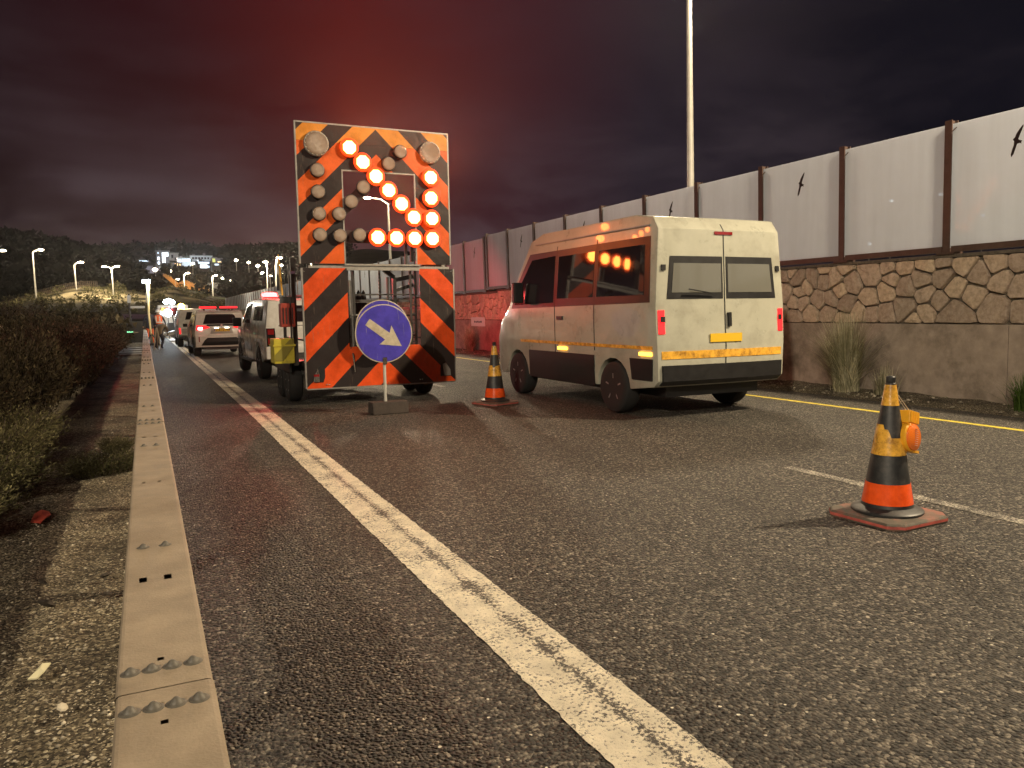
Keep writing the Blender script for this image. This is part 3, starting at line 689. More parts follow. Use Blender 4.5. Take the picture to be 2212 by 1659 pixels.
def stone_geo(poly, r, base):
    cxm = sum(p[0] for p in poly)/len(poly); czm = sum(p[1] for p in poly)/len(poly)
    pts = []
    for i in range(len(poly)):                                     # soften the corners
        a, b, c = poly[i-1], poly[i], poly[(i+1) % len(poly)]
        for (p, t) in ((a, .13), (c, .13)):
            pts.append((b[0]+(p[0]-b[0])*t+r.uniform(-.008, .008), b[1]+(p[1]-b[1])*t+r.uniform(-.008, .008)))
    n = len(pts); dep = r.uniform(.045, .085)
    dep *= .8
    A = [(.07, p[0], p[1]) for p in pts]
    B = [(.055-dep*.75, cxm+(p[0]-cxm)*.985, czm+(p[1]-czm)*.985) for p in pts]
    Cc = [(.055-dep*1.08+r.uniform(-.006, .006), cxm+(p[0]-cxm)*.93, czm+(p[1]-czm)*.93) for p in pts]
    D = [(.055-dep*1.12+r.uniform(-.016, .008), cxm+(p[0]-cxm)*.5, czm+(p[1]-czm)*.5) for p in pts[::2]]
    V = A+B+Cc+D+[(.055-dep*1.2, cxm, czm)]
    F = []
    for i in range(n):
        j = (i+1) % n; F += [(i, j, n+j, n+i), (n+i, n+j, 2*n+j, 2*n+i)]
    k = n//2
    for i in range(k):
        j = (i+1) % k; a0 = 2*n+2*i; a1 = 2*n+2*i+1; a2 = 2*n+(2*i+2) % n
        F += [(a0, a1, 3*n+i), (a1, a2, 3*n+j, 3*n+i), (3*n+i, 3*n+j, 3*n+k)]
    return V, F
def stone_material():
    m = mat('rough_stone', (.40, .31, .225), .88, spec=.2); t = m.node_tree; b = t.nodes['Principled BSDF']
    g = N(t, 'ShaderNodeNewGeometry'); oi = N(t, 'ShaderNodeObjectInfo')
    n = N(t, 'ShaderNodeTexNoise', i_Scale=14., i_Detail=8., i_Roughness=.7); L(t, g.outputs['Position'], n.inputs['Vector'])
    r1 = ramp(t, [(.3, (.38, .29, .225)), (.5, (.60, .475, .375)), (.72, (.75, .63, .52))], n.outputs[0])
    ad = N(t, 'ShaderNodeMath', operation='ADD'); L(t, oi.outputs['Random'], ad.inputs[0]); L(t, g.outputs['Random Per Island'], ad.inputs[1])
    fr = N(t, 'ShaderNodeMath', operation='FRACT'); L(t, ad.outputs[0], fr.inputs[0])
    r2 = ramp(t, [(0, (.72, .70, .68)), (.5, (1, .97, .93)), (1, (1.15, 1.12, 1.0))], fr.outputs[0])
    ml = N(t, 'ShaderNodeMixRGB', blend_type='MULTIPLY'); ml.inputs[0].default_value = 1; L(t, r1.outputs[0], ml.inputs[1]); L(t, r2.outputs[0], ml.inputs[2])
    L(t, ml.outputs[0], b.inputs['Base Color'])
    n2 = N(t, 'ShaderNodeTexNoise', i_Scale=26., i_Detail=7., i_Roughness=.7, i_Distortion=.6); L(t, g.outputs['Position'], n2.inputs['Vector'])
    bp = N(t, 'ShaderNodeBump', i_Strength=1., i_Distance=.03); L(t, n2.outputs[0], bp.inputs['Height']); L(t, bp.outputs[0], b.inputs['Normal'])
    return m
M['stone'] = stone_material()
rr = random.Random(12); single = []; rest = MB()
for (ya, yb, zt) in ((5.2, 23.78, Z1), (23.82, 60, Z1-.07), (60, 125, Z1-.07)):
    for poly in stone_cells(ya, yb, Z0+.015, zt, .37 if yb < 100 else .42, int(ya*10)): single.append(poly)
def vis_rank(p):
    y = sum(q[0] for q in p)/len(p)
    hidden = (10.2 < y < 20.5) or y > 33
    return (hidden, y)
single.sort(key=vis_rank)
for k, poly in enumerate(single):
    V, F = stone_geo(poly, rr, 0)
    if k < 290:
        o = MB().add(V, F).build('stone', M['stone'], wall)
    else: rest.add(V, F)
o = rest.build('stonework', M['stone'], wall); o['kind'] = 'stuff'
MB().box(-.01, .40, -20, 23.8, Z1+.001, Z1+.05).box(-.01, .40, 23.8, 170, Z1-.069, Z1-.02).build('coping', M['mortar'], wall)
# sign plate on the plinth
sp_ = atX(1032, 695, 10.76)
s_ = MB().box(-.02, 0, sp_.y-.62, sp_.y+.62, sp_.z-.16, sp_.z+.16).build('notice_plate', mat('pale_plate', (.6, .55, .5), .5), wall)
s2 = MB()
for k in range(7): s2.box(-.026, -.022, sp_.y-.36+k*.1, sp_.y-.29+k*.1, sp_.z-.035+.01*(k % 2), sp_.z+.035-.012*(k % 3))
s2.build('notice_writing', M['bird'], s_)

# ------------------------------------------------------------------ transparent noise barrier on the wall
def acrylic():
    m = bpy.data.materials.new('frosted_acrylic'); m.use_nodes = True; t = m.node_tree; t.nodes.clear()
    g = N(t, 'ShaderNodeNewGeometry')
    n = N(t, 'ShaderNodeTexNoise', i_Scale=1.2, i_Detail=7., i_Roughness=.6); L(t, g.outputs['Position'], n.inputs['Vector'])
    mp_ = N(t, 'ShaderNodeMapping'); mp_.inputs['Scale'].default_value = (3, 3, .25); L(t, g.outputs['Position'], mp_.inputs[0])
    n2 = N(t, 'ShaderNodeTexNoise', i_Scale=2., i_Detail=5.); L(t, mp_.outputs[0], n2.inputs['Vector'])
    ad = N(t, 'ShaderNodeMath', operation='ADD'); L(t, n.outputs[0], ad.inputs[0]); L(t, n2.outputs[0], ad.inputs[1])
    c = ramp(t, [(.30, (.68, .74, .84)), (.75, (.82, .87, .96))], ad.outputs[0])
    d = N(t, 'ShaderNodeBsdfDiffuse'); L(t, c.outputs[0], d.inputs[0]); tl = N(t, 'ShaderNodeBsdfTranslucent'); L(t, c.outputs[0], tl.inputs[0])
    m1 = N(t, 'ShaderNodeMixShader', i_0=.5); L(t, d.outputs[0], m1.inputs[1]); L(t, tl.outputs[0], m1.inputs[2])
    tr = N(t, 'ShaderNodeBsdfTransparent'); tr.inputs[0].default_value = (.9, .92, .92, 1)
    f = N(t, 'ShaderNodeMapRange', i_1=.7, i_2=1.3, i_3=.30, i_4=.18); L(t, ad.outputs[0], f.inputs[0])
    m2 = N(t, 'ShaderNodeMixShader'); L(t, f.outputs[0], m2.inputs[0]); L(t, m1.outputs[0], m2.inputs[1]); L(t, tr.outputs[0], m2.inputs[2])
    gl = N(t, 'ShaderNodeBsdfGlossy', i_Roughness=.05); fr = N(t, 'ShaderNodeFresnel', i_IOR=1.45)
    fm = N(t, 'ShaderNodeMath', operation='MULTIPLY'); L(t, fr.outputs[0], fm.inputs[0]); fm.inputs[1].default_value = .10
    m3 = N(t, 'ShaderNodeMixShader'); L(t, fm.outputs[0], m3.inputs[0]); L(t, m2.outputs[0], m3.inputs[1]); L(t, gl.outputs[0], m3.inputs[2])
    o = N(t, 'ShaderNodeOutputMaterial'); L(t, m3.outputs[0], o.inputs[0]); return m
M['acrylic'] = acrylic()
bar = empty('noise_barrier', (WX, 0, 0), 0, 'tall noise barrier of frosted clear panels with black bird silhouettes between brown posts', 'noise barrier'); bar.rotation_euler = (0, LEAN, 0)
PITCH = 1.9
def post_mesh(h0, h1, wide=.11):
    b = MB(); b.box(-.03, -.012, -wide/2, wide/2, h0, h1).box(.098, .116, -wide/2, wide/2, h0, h1).box(-.012, .098, -.012, .012, h0, h1)
    b.box(-.05, .15, -.14, .14, h0-.0, h0+.03)
    b.bar((-.045, -.03, h1-.20), (-.03, -.13, h1-.12), .012); return b
panel0 = MB().box(.03, .05, .02, PITCH-.02, 0, 1.78).build('panel', M['acrylic'], bar, bevel=0)
post0 = post_mesh(0, 1.92).build('post', M['brown_post'], bar)
rail0 = MB().box(-.02, .10, .075, PITCH-.075, .03, .115).build('bottom_rail', M['brown_post'], bar)
BIRD = [(-.02,-.40),(.03,-.33),(.07,-.2),(.10,-.09),(.155,-.075),(.20,-.10),(.19,-.06),(.215,-.03),(.15,.0),(.125,.03),(.155,.12),(.20,.24),(.235,.36),(.22,.37),(.15,.28),(.08,.17),(.055,.09),(.015,.055),(.005,.03),(.035,.0),(.03,-.1),(-.005,-.22),(-.03,-.33)]
bird0 = MB().slabx([(-(x_-.09)*.60+.0, z_*.52) for x_, z_ in BIRD][::-1], -.004, 0).build('bird_silhouette', M['bird'])
made = []
for k in range(-4, 59):
    y = 7.64+PITCH*k; zb = Z1+.05 if y < 23.6 else Z1-.02
    far = y >= 23.6
    for src, nm in ((panel0, 'panel'), (post0, 'post'), (rail0, 'bottom_rail')):
        o = src.copy(); COL.objects.link(o); o.parent = bar
        o.location = (0, y, zb + (.09 if nm == 'panel' else 0))
        if nm == 'panel' and (k % 2 == 1):
            b = bird0.copy(); COL.objects.link(b); b.parent = o; b.location = (.028, PITCH*.50, 1.36)
    if 23.6 < y < 25.4:
        o = post0.copy(); COL.objects.link(o); o.parent = bar; o.location = (0, y-.22, Z1+.05)
for o in (panel0, post0, rail0, bird0): bpy.data.objects.remove(o)

# ------------------------------------------------------------------ guardrail in the foreground
gr = empty('guardrail', (0, 0, 0), 0, 'long galvanised box-beam guardrail running from the foreground into the work zone', 'guardrail')
SEG = 3.93; ZT = .75; XL, XR = -.084, .080
def beam():
    # the top is a grid so that the bolt slots are real openings into the hollow beam
    b = MB(); hx = [(-.048, -.030), (.010, .028)]
    holes = []
    for y in (.655, 3.27, 1.945): s = .019 if y != 1.945 else .009; holes += [(a+(.0 if s > .01 else .003), c-(.0 if s > .01 else .003), y-s, y+s) for a, c in hx]
    holes += [(-.013, -.001, .126, .140), (-.013, -.001, SEG-.140, SEG-.126)]
    xs = sorted(set([XL+.010, XR-.010]+[h for q in holes for h in q[:2]])); ysx = sorted(set([0.003, SEG-.003]+[h for q in holes for h in q[2:]]))
    inh = lambda x, y: any(q[0] < x < q[1] and q[2] < y < q[3] for q in holes)
    idx = {}; vs = []; fs = []
    def vid(i, j):
        if (i, j) not in idx: idx[(i, j)] = len(vs); vs.append((xs[i], ysx[j], ZT))
        return idx[(i, j)]
    for i in range(len(xs)-1):
        for j in range(len(ysx)-1):
            if not inh((xs[i]+xs[i+1])/2, (ysx[j]+ysx[j+1])/2): fs.append((vid(i, j), vid(i+1, j), vid(i+1, j+1), vid(i, j+1)))
    b.add(vs, fs)
    y0, y1 = .003, SEG-.003
    for s, x in ((-1, XL), (1, XR)):
        prof = [(x-s*.010, ZT), (x-s*.0045, ZT-.0012), (x-s*.0012, ZT-.0045), (x, ZT-.010), (x, .45), (x-s*.01, .44), (x-s*.06, .44)]
        v = [(p[0], y0, p[1]) for p in prof]+[(p[0], y1, p[1]) for p in prof]; n = len(prof)
        b.add(v, [(i, i+1, n+i+1, n+i) for i in range(n-1)])
    b.box(XL+.012, XR-.012, y0, y1, ZT-.055, ZT-.05)      # inner web seen through the slots
    return b
beam0 = beam().build('beam', [M['galv']])
def bolt():
    b = MB(); b.lathe([(.0130, 0), (.0115, .0035), (.0085, .0075), (.0050, .0110), (.002, .0125)], n=12); b.lathe([(.0185, -.001), (.0178, .0012), (.0130, .0026)], n=16); return b
M['bolt'] = mat('bolt_zinc', (.13, .12, .10), .6, .2, var=.3, scale=90)
bolt0 = bolt().build('bolt', M['bolt'], smooth=True)
bj = [(x, y) for y in (.09, SEG-.075) for x in (-.060, -.023, .013, .050)]+[(x, y) for y in (.965, 2.935) for x in (-.039, .020)]
post_r = MB().box(-.05, -.044, -.045, .045, -.2, .60).box(.044, .05, -.045, .045, -.2, .60).box(-.044, .044, -.004, .004, -.2, .60).box(-.07, .07, -.05, .05, .60, .645).build('post', M['galv'])
far_b = MB(); Y0 = 1.49-SEG
for k in range(0, 12):
    y = Y0+SEG*k
    o = beam0.copy(); COL.objects.link(o); o.parent = gr; o.location = (nr.uniform(-.0012, .0012), y, -.0012*(k % 2))
    for (bx, by) in bj:
        if y < 14:
            c = bolt0.copy(); COL.objects.link(c); c.parent = o; c.location = (bx, by, ZT-.0005); c.rotation_euler = (0, 0, rnd.random())
        else: far_b.lathe([(.015, 0), (.012, .006), (.004, .009)], (bx, y+by, ZT-.0005), n=8)
    for py in (.965, 2.935):
        o = post_r.copy(); COL.objects.link(o); o.parent = gr; o.location = (-.004, y+py, -.0015)
o = far_b.build('bolts', M['bolt'], gr); o['kind'] = 'stuff'
for o in (beam0, bolt0, post_r): bpy.data.objects.remove(o)
MB().cbox((0, Y0+SEG*12+.05, .73), (.2, .12, .10)).build('end_cap', M['white_sign'], gr, bevel=.01)

# debris on the verge
M['clod'] = mat('dark_clod', (.05, .04, .03), .9, var=.4, scale=60, bump=.5)
def scrap(name, pts, m, label, cat, z):
    b = MB(); n = len(pts); c = np.mean(pts, 0)
    b.add([(p[0], p[1], z+.004+.012*((i*7) % 3)/2) for i, p in enumerate(pts)]+[(p[0], p[1], z-.002+.012*((i*7) % 3)/2) for i, p in enumerate(pts)]+[(c[0], c[1], z+.02), (c[0], c[1], z+.014)],
          [(i, (i+1) % n, 2*n) for i in range(n)]+[((i+1) % n+n, i+n, 2*n+1) for i in range(n)]+[(i, i+n, (i+1) % n+n, (i+1) % n) for i in range(n)])
    o = b.build(name, m); tag(o, label, cat); return o
def gp(u, v): r_ = ray(u, v); t_ = -CAMH/r_.z; return (r_.x*t_, r_.y*t_)
scrap('paper_scrap', [gp(u, v) for u, v in ((60, 1474), (75, 1462), (92, 1446), (110, 1438), (104, 1449), (96, 1463), (80, 1472))], mat('paper', (.72, .68, .45), .7), 'torn pale yellow scrap of paper on the verge gravel at the lower left', 'litter', .01)
scrap('reflector_scrap', [gp(u, v) for u, v in ((66, 1128), (74, 1113), (90, 1105), (106, 1106), (110, 1114), (100, 1122), (88, 1130))], mat('red_shard', (.62, .10, .06), .4), 'dull red plastic shard lying in the guardrail shadow', 'litter', .0)
for (u, v, s, lab) in ((228, 1248, .028, 'dark fist-sized stone on the guardrail post shadow near the beam'), (92, 1262, .02, 'small dark clod left of the pale paper scrap'), (100, 1310, .035, 'dark clump of earth on the verge above the paper scrap'), (232, 1288, .02, 'small dark stone with a pale face below the post shadow'), (135, 1535, .02, 'flat tan pebble on the gravel at the bottom left')):
    x, y = gp(u, v); q = MB().lathe([(s*.5, -.4*s), (s, 0), (s*.85, .45*s), (s*.4, .75*s)], n=7).build('stone', M['pebble'] if 'pebble' in lab else M['clod']); q.location = (x, y, .012); q.rotation_euler = (rnd.random()*.6, .3, rnd.random()*3); q.scale = (1, 1.3, .7); tag(q, lab, 'stone')
# pavement slabs at the far verge
sl = empty('stepped_paving', (-.75, 35, 0), 0, 'pale concrete slabs stepping across the verge left of the guardrail', 'paving')
for k in range(6): MB().box(-1.0+.05*k, .58, -2.6+k*1.15, -1.75+k*1.15, -.05, .03+.02*(k % 2)).build('slab', M['concrete_far'], sl, bevel=.01)
md = MB().lathe([(4.2, 0), (3.9, .8), (3.0, 1.6), (1.6, 2.0), (.4, 2.1)], n=26).build('sand_mound', M['sand'], smooth=True)
md.location = (-7.5, 37, -.68); md.scale = (1, 1, 1.02); tag(md, 'pale pinkish mound of earth behind the thicket at the left frame edge', 'mound')

# ------------------------------------------------------------------ arrow board trailer
M['chev_low'] = chevron_mat('chevron_lower', 3.445, .325, .79)
M['chev_up'] = chevron_mat('chevron_upper', 3.43, 4.285, .757, orange=(.78, .12, .012))
M['chev_top'] = chevron_mat('chevron_top', 3.43, 4.285, .757, orange=(.74, .27, .03))
def lens_mat():
    m = mat('clear_lens_off', (.30, .20, .14), .25, coat=.5); t = m.node_tree; b = t.nodes['Principled BSDF']
    tcn = N(t, 'ShaderNodeTexCoord'); v = N(t, 'ShaderNodeTexVoronoi', i_Scale=55., i_Randomness=0.); L(t, tcn.outputs['Object'], v.inputs['Vector'])
    r = ramp(t, [(.1, (.42, .31, .23)), (.6, (.14, .09, .06))], v.outputs['Distance']); L(t, r.outputs[0], b.inputs['Base Color'])
    bp = N(t, 'ShaderNodeBump', i_Strength=.6, i_Distance=.01); L(t, v.outputs['Distance'], bp.inputs['Height']); L(t, bp.outputs[0], b.inputs['Normal']); return m
M['lens_off'] = lens_mat()
ab = empty('arrow_board_trailer', (0, 0, 0), 0, 'twin-axle warning trailer with orange and black chevron boards and a lit orange diagonal arrow', 'trailer')
YB = 12.10
b = MB()
# upper board: top band, side columns (butted)
UX0, UX1, UZ0, UZ1 = 2.20, 4.62, 2.20, 4.30
MB().box(UX0, UX1, YB, YB+.03, 4.04, UZ1).build('top_panel', M['chev_top'], ab)
MB().box(UX0, UX1, YB, YB+.03, 3.64, 4.037).box(UX0, UX0+.67, YB, YB+.03, UZ0, 3.64).box(UX1-.56, UX1, YB, YB+.03, UZ0, 3.64).build('upper_board', M['chev_up'], ab)
f = MB()
e = .022
f.box(UX0-e, UX0, YB-.004, YB+.05, UZ0, UZ1+e).box(UX1, UX1+e, YB-.004, YB+.05, UZ0, UZ1+e).box(UX0, UX1, YB-.004, YB+.05, UZ1, UZ1+e)
f.box(UX0+.67, UX0+.69, YB-.003, YB+.045, UZ0, 3.62).box(UX1-.58, UX1-.56, YB-.003, YB+.045, UZ0, 3.62).box(UX0+.67, UX1-.56, YB-.003, YB+.045, 3.62, 3.64)
f.build('board_frame', M['steel'], ab)
# diagonals and lamp rail that carry the lamps across the open middle
def P3(cx_, cy_): return atY(603.4+cx_*.2183, 241.4+cy_*.2183, YB-.03)
dg = MB()
for a, c in (((640, 300), (1420, 1150)), ((1260, 330), (500, 1110))):
    dg.bar(P3(*a)+Vector((0, .05, 0)), P3(*c)+Vector((0, .05, 0)), .02, .17)
a, c = P3(590, 1228), P3(1340, 1255); dg.box(a.x-.05, c.x+.1, YB+.01, YB+.03, a.z-.10, a.z+.10)
dg.build('lamp_rail', mat('brown_rail', (.05, .022, .018), .5, var=.2, scale=9), ab)
LIT = [(687,358),(820,502),(950,643),(1076,782),(1202,915),(1325,1048),(1490,655),(1494,858),(1503,1060),(968,1245),(1153,1250),(1333,1255),(1508,1258)]
OFF = [(372,580),(380,795),(388,1010),(398,1220),(595,1228),(787,1222),(588,1015),(706,892),(825,750),(1075,520),(1190,400)]
dk = MB()
def lampdisc(c, rr_, lit, big=False):
    p = P3(*c); n = 24
    h = MB().lathe([(rr_*1.04, -.035), (rr_*1.08, .0), (rr_*1.02, .018), (rr_*.97, .02)], (0, 0, 0), 'y', n).build('arrow_lamp' if not big else 'warning_lamp', M['steel'] if big else M['black'], ab, smooth=True)
    h.location = (p.x, YB-.055, p.z)
    ln = MB().lathe([(rr_*.97, .019), (rr_*.95, .028), (rr_*.6, .036), (rr_*.2, .038)], (0, 0, 0), 'y', 8 if lit else n, ph=math.pi/8 if lit else 0).build('lens', M['arrow_lit'] if lit else M['lens_off'], h, smooth=True)
    if lit: MB().lathe([(rr_*.97, .021), (rr_*1.30, .017), (rr_*1.36, .004), (rr_*1.0, .0)], (0, 0, 0), 'y', 24).build('halo_ring', M['halo_glow'], h, smooth=True)  # emissive ring stands in for the halo of lens light spilling around it
    if big:
        t = MB()
        for k in range(16):
            a = k*math.pi/8; t.lathe([(.012, .02), (.010, .03)], (rr_*.97*math.cos(a), 0, rr_*.97*math.sin(a)), 'y', 6)
        t.build('bezel_tabs', M['white_sign'], h)
for c in LIT: lampdisc(c, .108, True)
for c in OFF: lampdisc(c, .104, False)
lampdisc((362, 318), .178, False, True); lampdisc((1484, 408), .165, False, True)
# lower board
LX0, LX1, LZ0, LZ1 = 2.22, 4.67, .27, 2.13
MB().slab([(LX0, LZ0), (LX1, LZ0), (LX1, LZ1), (LX1-.58, LZ1), (LX1-.58, .90), (LX0+.68, .90), (LX0+.68, LZ1), (LX0, LZ1)], YB, YB+.03).build('lower_board', M['chev_low'], ab)
f = MB(); f.box(LX0-e, LX0, YB-.004, YB+.05, LZ0, LZ1).box(LX1, LX1+e, YB-.004, YB+.05, LZ0, LZ1).box(LX0, LX1, YB+.002, YB+.05, LZ0-e, LZ0)
f.box(LX0+.68, LX1-.58, YB-.0, YB+.05, LZ1-.03, LZ1).box(LX0+.66, LX1-.56, YB+.0, YB+.045, LZ1+.045, LZ1+.07).box(LX0+.1, LX1-.05, YB+.032, YB+.06, LZ1+.002, LZ1+.04)
f.build('board_frame', M['steel'], ab)
for bx_, bz_ in ((LX0+.30, LZ0+.05), (LX0+.34, LZ0+.05), (LX1-.62, LZ0+.06), (LX1-.58, LZ0+.06), (LX0+.70, .88), (LX0+.02, LZ1-.05), (LX1-.03, LZ1-.04), (LX0+1.3, LZ0+.02)):
    MB().lathe([(.012, 0), (.011, .006), (.004, .009)], (bx_, YB-.001, bz_), 'y', 8).build('rivet', M['chrome'], ab)
# tail-lamp recess (left) and folded hinge flap (right)
MB().slab([(2.33,.36),(2.47,.36),(2.50,.44),(2.50,.60),(2.46,.64),(2.40,.60),(2.33,.42)], YB-.004, YB-.001).build('lamp_opening', M['black'], ab)
q = MB().slab([(2.315,.37),(2.41,.37),(2.41,.50),(2.385,.58),(2.32,.44)], YB-.02, YB-.005).build('tail_lamp', M['chrome'], ab)
MB().slab([(2.322,.455),(2.405,.455),(2.405,.49),(2.322,.49)], YB-.026, YB-.0202).build('red_lens', M['red_lens'], q)
MB().slab([(4.41,.36),(4.60,.36),(4.56,.52),(4.48,.58),(4.42,.56),(4.41,.50)], YB-.003, YB-.001).build('lamp_opening', M['black'], ab)
MB().slab([(4.47,.37),(4.585,.37),(4.575,.47),(4.50,.58),(4.45,.56)], YB-.03, YB-.006).build('hinge_flap', M['steel'], ab)
MB().bar((2.94, YB-.03, .80), (2.97, YB-.03, .50), .02).build('handle', M['chrome'], ab)
# chassis, wheels, cage
ch = MB()
ch.box(2.30, 4.30, YB+.06, 15.0, .50, .60).box(2.25, 2.33, YB+.06, 15.0, .60, .66).box(4.22, 4.30, YB+.06, 15.0, .60, .66)
ch.bar((2.4, 15.0, .52), (3.2, 16.4, .50), .09).bar((4.2, 15.0, .52), (3.3, 16.4, .50), .09).box(3.18, 3.32, 16.3, 16.62, .44, .54)
ch.build('chassis', M['steel_dark'], ab)
MB().box(2.05, 2.30, 12.62, 14.15, .64, .67).box(2.05, 2.08, 12.62, 14.15, .50, .64).build('mudguard', M['black'], ab)
MB().box(4.30, 4.52, 12.62, 14.15, .64, .67).build('mudguard', M['black'], ab)
TY = MB().lathe([(.15, .10), (.27, .105), (.30, .085), (.312, .04), (.312, -.04), (.30, -.085), (.27, -.105), (.15, -.10)], (0, 0, 0), 'x', 32)
def wheel(parent, loc, s=1., side=-1, ww=1.):
    t = MB().lathe([(.19*s, .10*ww), (.28*s, .11*ww), (.315*s, .09*ww), (.33*s, .045*ww), (.33*s, -.045*ww), (.315*s, -.09*ww), (.28*s, -.11*ww), (.19*s, -.10*ww)], (0, 0, 0), 'x', 32).build('wheel', M['tyre'], parent, smooth=True, loc=loc)
    r_ = MB(); r_.lathe([(.20*s, 0), (.195*s, side*.085*ww), (.17*s, side*.10*ww), (.155*s, side*.05*ww), (.05*s, side*.045*ww), (.045*s, side*.09*ww), (.01, side*.095*ww)], (0, 0, 0), 'x', 24)
    for k in range(5):
        a = k*2*math.pi/5+.3; r_.bar((side*.075*ww, .04*s*math.cos(a), .04*s*math.sin(a)), (side*.08*ww, .175*s*math.cos(a), .175*s*math.sin(a)), .045*s, .02)
    r_.build('rim', M['rim'], t, smooth=True); return t
for x, y in ((2.16, 12.98), (2.16, 13.72), (4.40, 12.98), (4.40, 13.72)): wheel(ab, (x, y, .31), .94, -1 if x < 3 else 1)
cg = MB()
for x in (2.92, 3.02, 3.58, 3.96, 4.04): cg.bar((x, YB+.10, .62), (x, YB+.10, 2.10 if x != 3.58 else 2.0), .035)
for z in (1.05, 1.38, 1.72): cg.bar((2.92, YB+.14, z), (4.06, YB+.14, z), .022)
for z in (.8, .95, 1.1, 1.25, 1.4, 1.55, 1.7): cg.bar((3.96, YB+.10, z), (4.06, YB+.10, z), .03, .02)
for x in (2.35, 4.2):
    cg.bar((x, 12.3, .6), (x, 12.3, 2.2), .06); cg.bar((x, 14.8, .6), (x, 14.8, 1.5), .05); cg.bar((x, 12.3, 1.5), (x, 14.8, 1.5), .04); cg.bar((x, 12.3, 1.0), (x, 14.8, 1.0), .03)
cg.bar((2.35, 14.8, 1.5), (4.2, 14.8, 1.5), .04)
cg.bar((2.9, 12.2, 2.25), (2.9, 12.2, 2.7), .04).bar((4.0, 12.2, 2.25), (4.0, 12.2, 2.75), .05).bar((3.9, 12.2, 2.2), (3.9, 12.2, 2.65), .04)
cg.build('cage', M['steel_dark'], ab)
cl_ = MB()
cl_.bar((2.97, 12.4, 1.62), (3.55, 12.4, 1.62), .045).bar((3.6, 12.4, 1.62), (4.0, 12.4, 1.62), .04).bar((3.05, 12.4, .7), (3.05, 12.4, 1.62), .045).bar((3.05, 12.4, 1.15), (3.4, 12.4, 1.15), .03).bar((2.97, 12.2, 1.40), (3.4, 12.2, 1.40), .02)
cl_.bar((2.98, 12.24, .68), (2.98, 12.24, 1.95), .05).bar((3.05, YB+.2, 2.16), (3.8, YB+.2, 2.19), .05).bar((4.2, YB+.2, 2.19), (4.6, YB+.2, 2.20), .035)
cl_.build('pale_frame', M['steel'], ab)
MB().bar((3.7, 12.35, 1.95), (4.05, 12.35, 2.02), .07).bar((3.72, 12.3, 1.3), (3.72, 12.3, 2.0), .06).bar((3.72, 12.3, 2.0), (3.55, 12.3, 2.12), .06).bar((3.72,12.3,1.78), (4.05, 12.35, 1.88), .05).build('jib_arm', M['black'], ab)
for k in range(5): MB().lathe([(.05, 0), (.055, .3), (.03, .42), (.008, .46)], (3.02+k*.085, 12.9, 1.35), 'z', 8).build('dark_roll', M['black'], ab, smooth=True)
cn = MB()
for k in range(16):
    z = 2.05-.028*k
    cn.cbox((3.47, 12.3, z), (.012 if k % 2 else .026, .026 if k % 2 else .012, .034))
cn.bar((3.47, 12.3, 1.60), (3.50, 12.3, 1.5), .02).bar((3.50, 12.3, 1.5), (3.45, 12.3, 1.44), .02).bar((3.45, 12.3, 1.44), (3.42, 12.3, 1.48), .018)
cn.build('chain', M['steel_dark'], ab)
# left-hand fittings
MB().box(2.10, 2.17, 12.45, 12.52, .62, 2.30).box(2.04, 2.06, 12.30, 12.34, 1.05, 2.20).build('side_post', M['steel_dark'], ab)
MB().cbox((2.11, 12.36, 2.07), (.08, .08, .04)).build('bracket', M['chrome'], ab)
tr = MB(); tr.slabx([(12.30, 1.72), (12.80, 1.72), (12.55, 2.36)], 1.93, 1.95); t_ = tr.build('triangle_sign', M['cone_amber'], ab)
t_.rotation_euler = (0, 0, 0)
MB().slabx([(12.36, 1.75), (12.74, 1.75), (12.55, 2.26)], 1.922, 1.9295).build('triangle_face', M['white_sign'], t_)
MB().bar((1.915, 12.48, 1.80), (1.915, 12.56, 2.05), .02).bar((1.915, 12.62, 1.80), (1.915, 12.56, 2.05), .02).build('symbol', M['bird'], t_)
q = MB().box(1.90, 2.12, 12.30, 12.52, 1.23, 1.60).build('red_lamp_box', M['red_box'], ab, bevel=.02)
for k in range(4): MB().box(1.93+k*.045, 1.945+k*.045, 12.288, 12.2995, 1.28, 1.53).build('rib', M['black'], q)
MB().box(1.92, 2.11, 12.34, 12.50, 1.602, 1.70).build('lamp_bracket', M['steel_dark'], ab)
yb_ = MB().box(1.79, 2.10, 12.40, 12.80, .66, 1.05).build('yellow_box', M['yellow_box'], ab, bevel=.012)
MB().box(1.775, 2.115, 12.385, 12.815, .93, .955).build('lid_band', M['yellow_box'], yb_)
MB().slab([(1.80,.70),(1.92,.70),(2.09,.92),(2.09,1.04),(2.04,1.04),(1.80,.80)], 12.39, 12.398).build('dark_stripe', mat('olive_film', (.22, .19, .03), .5), yb_)

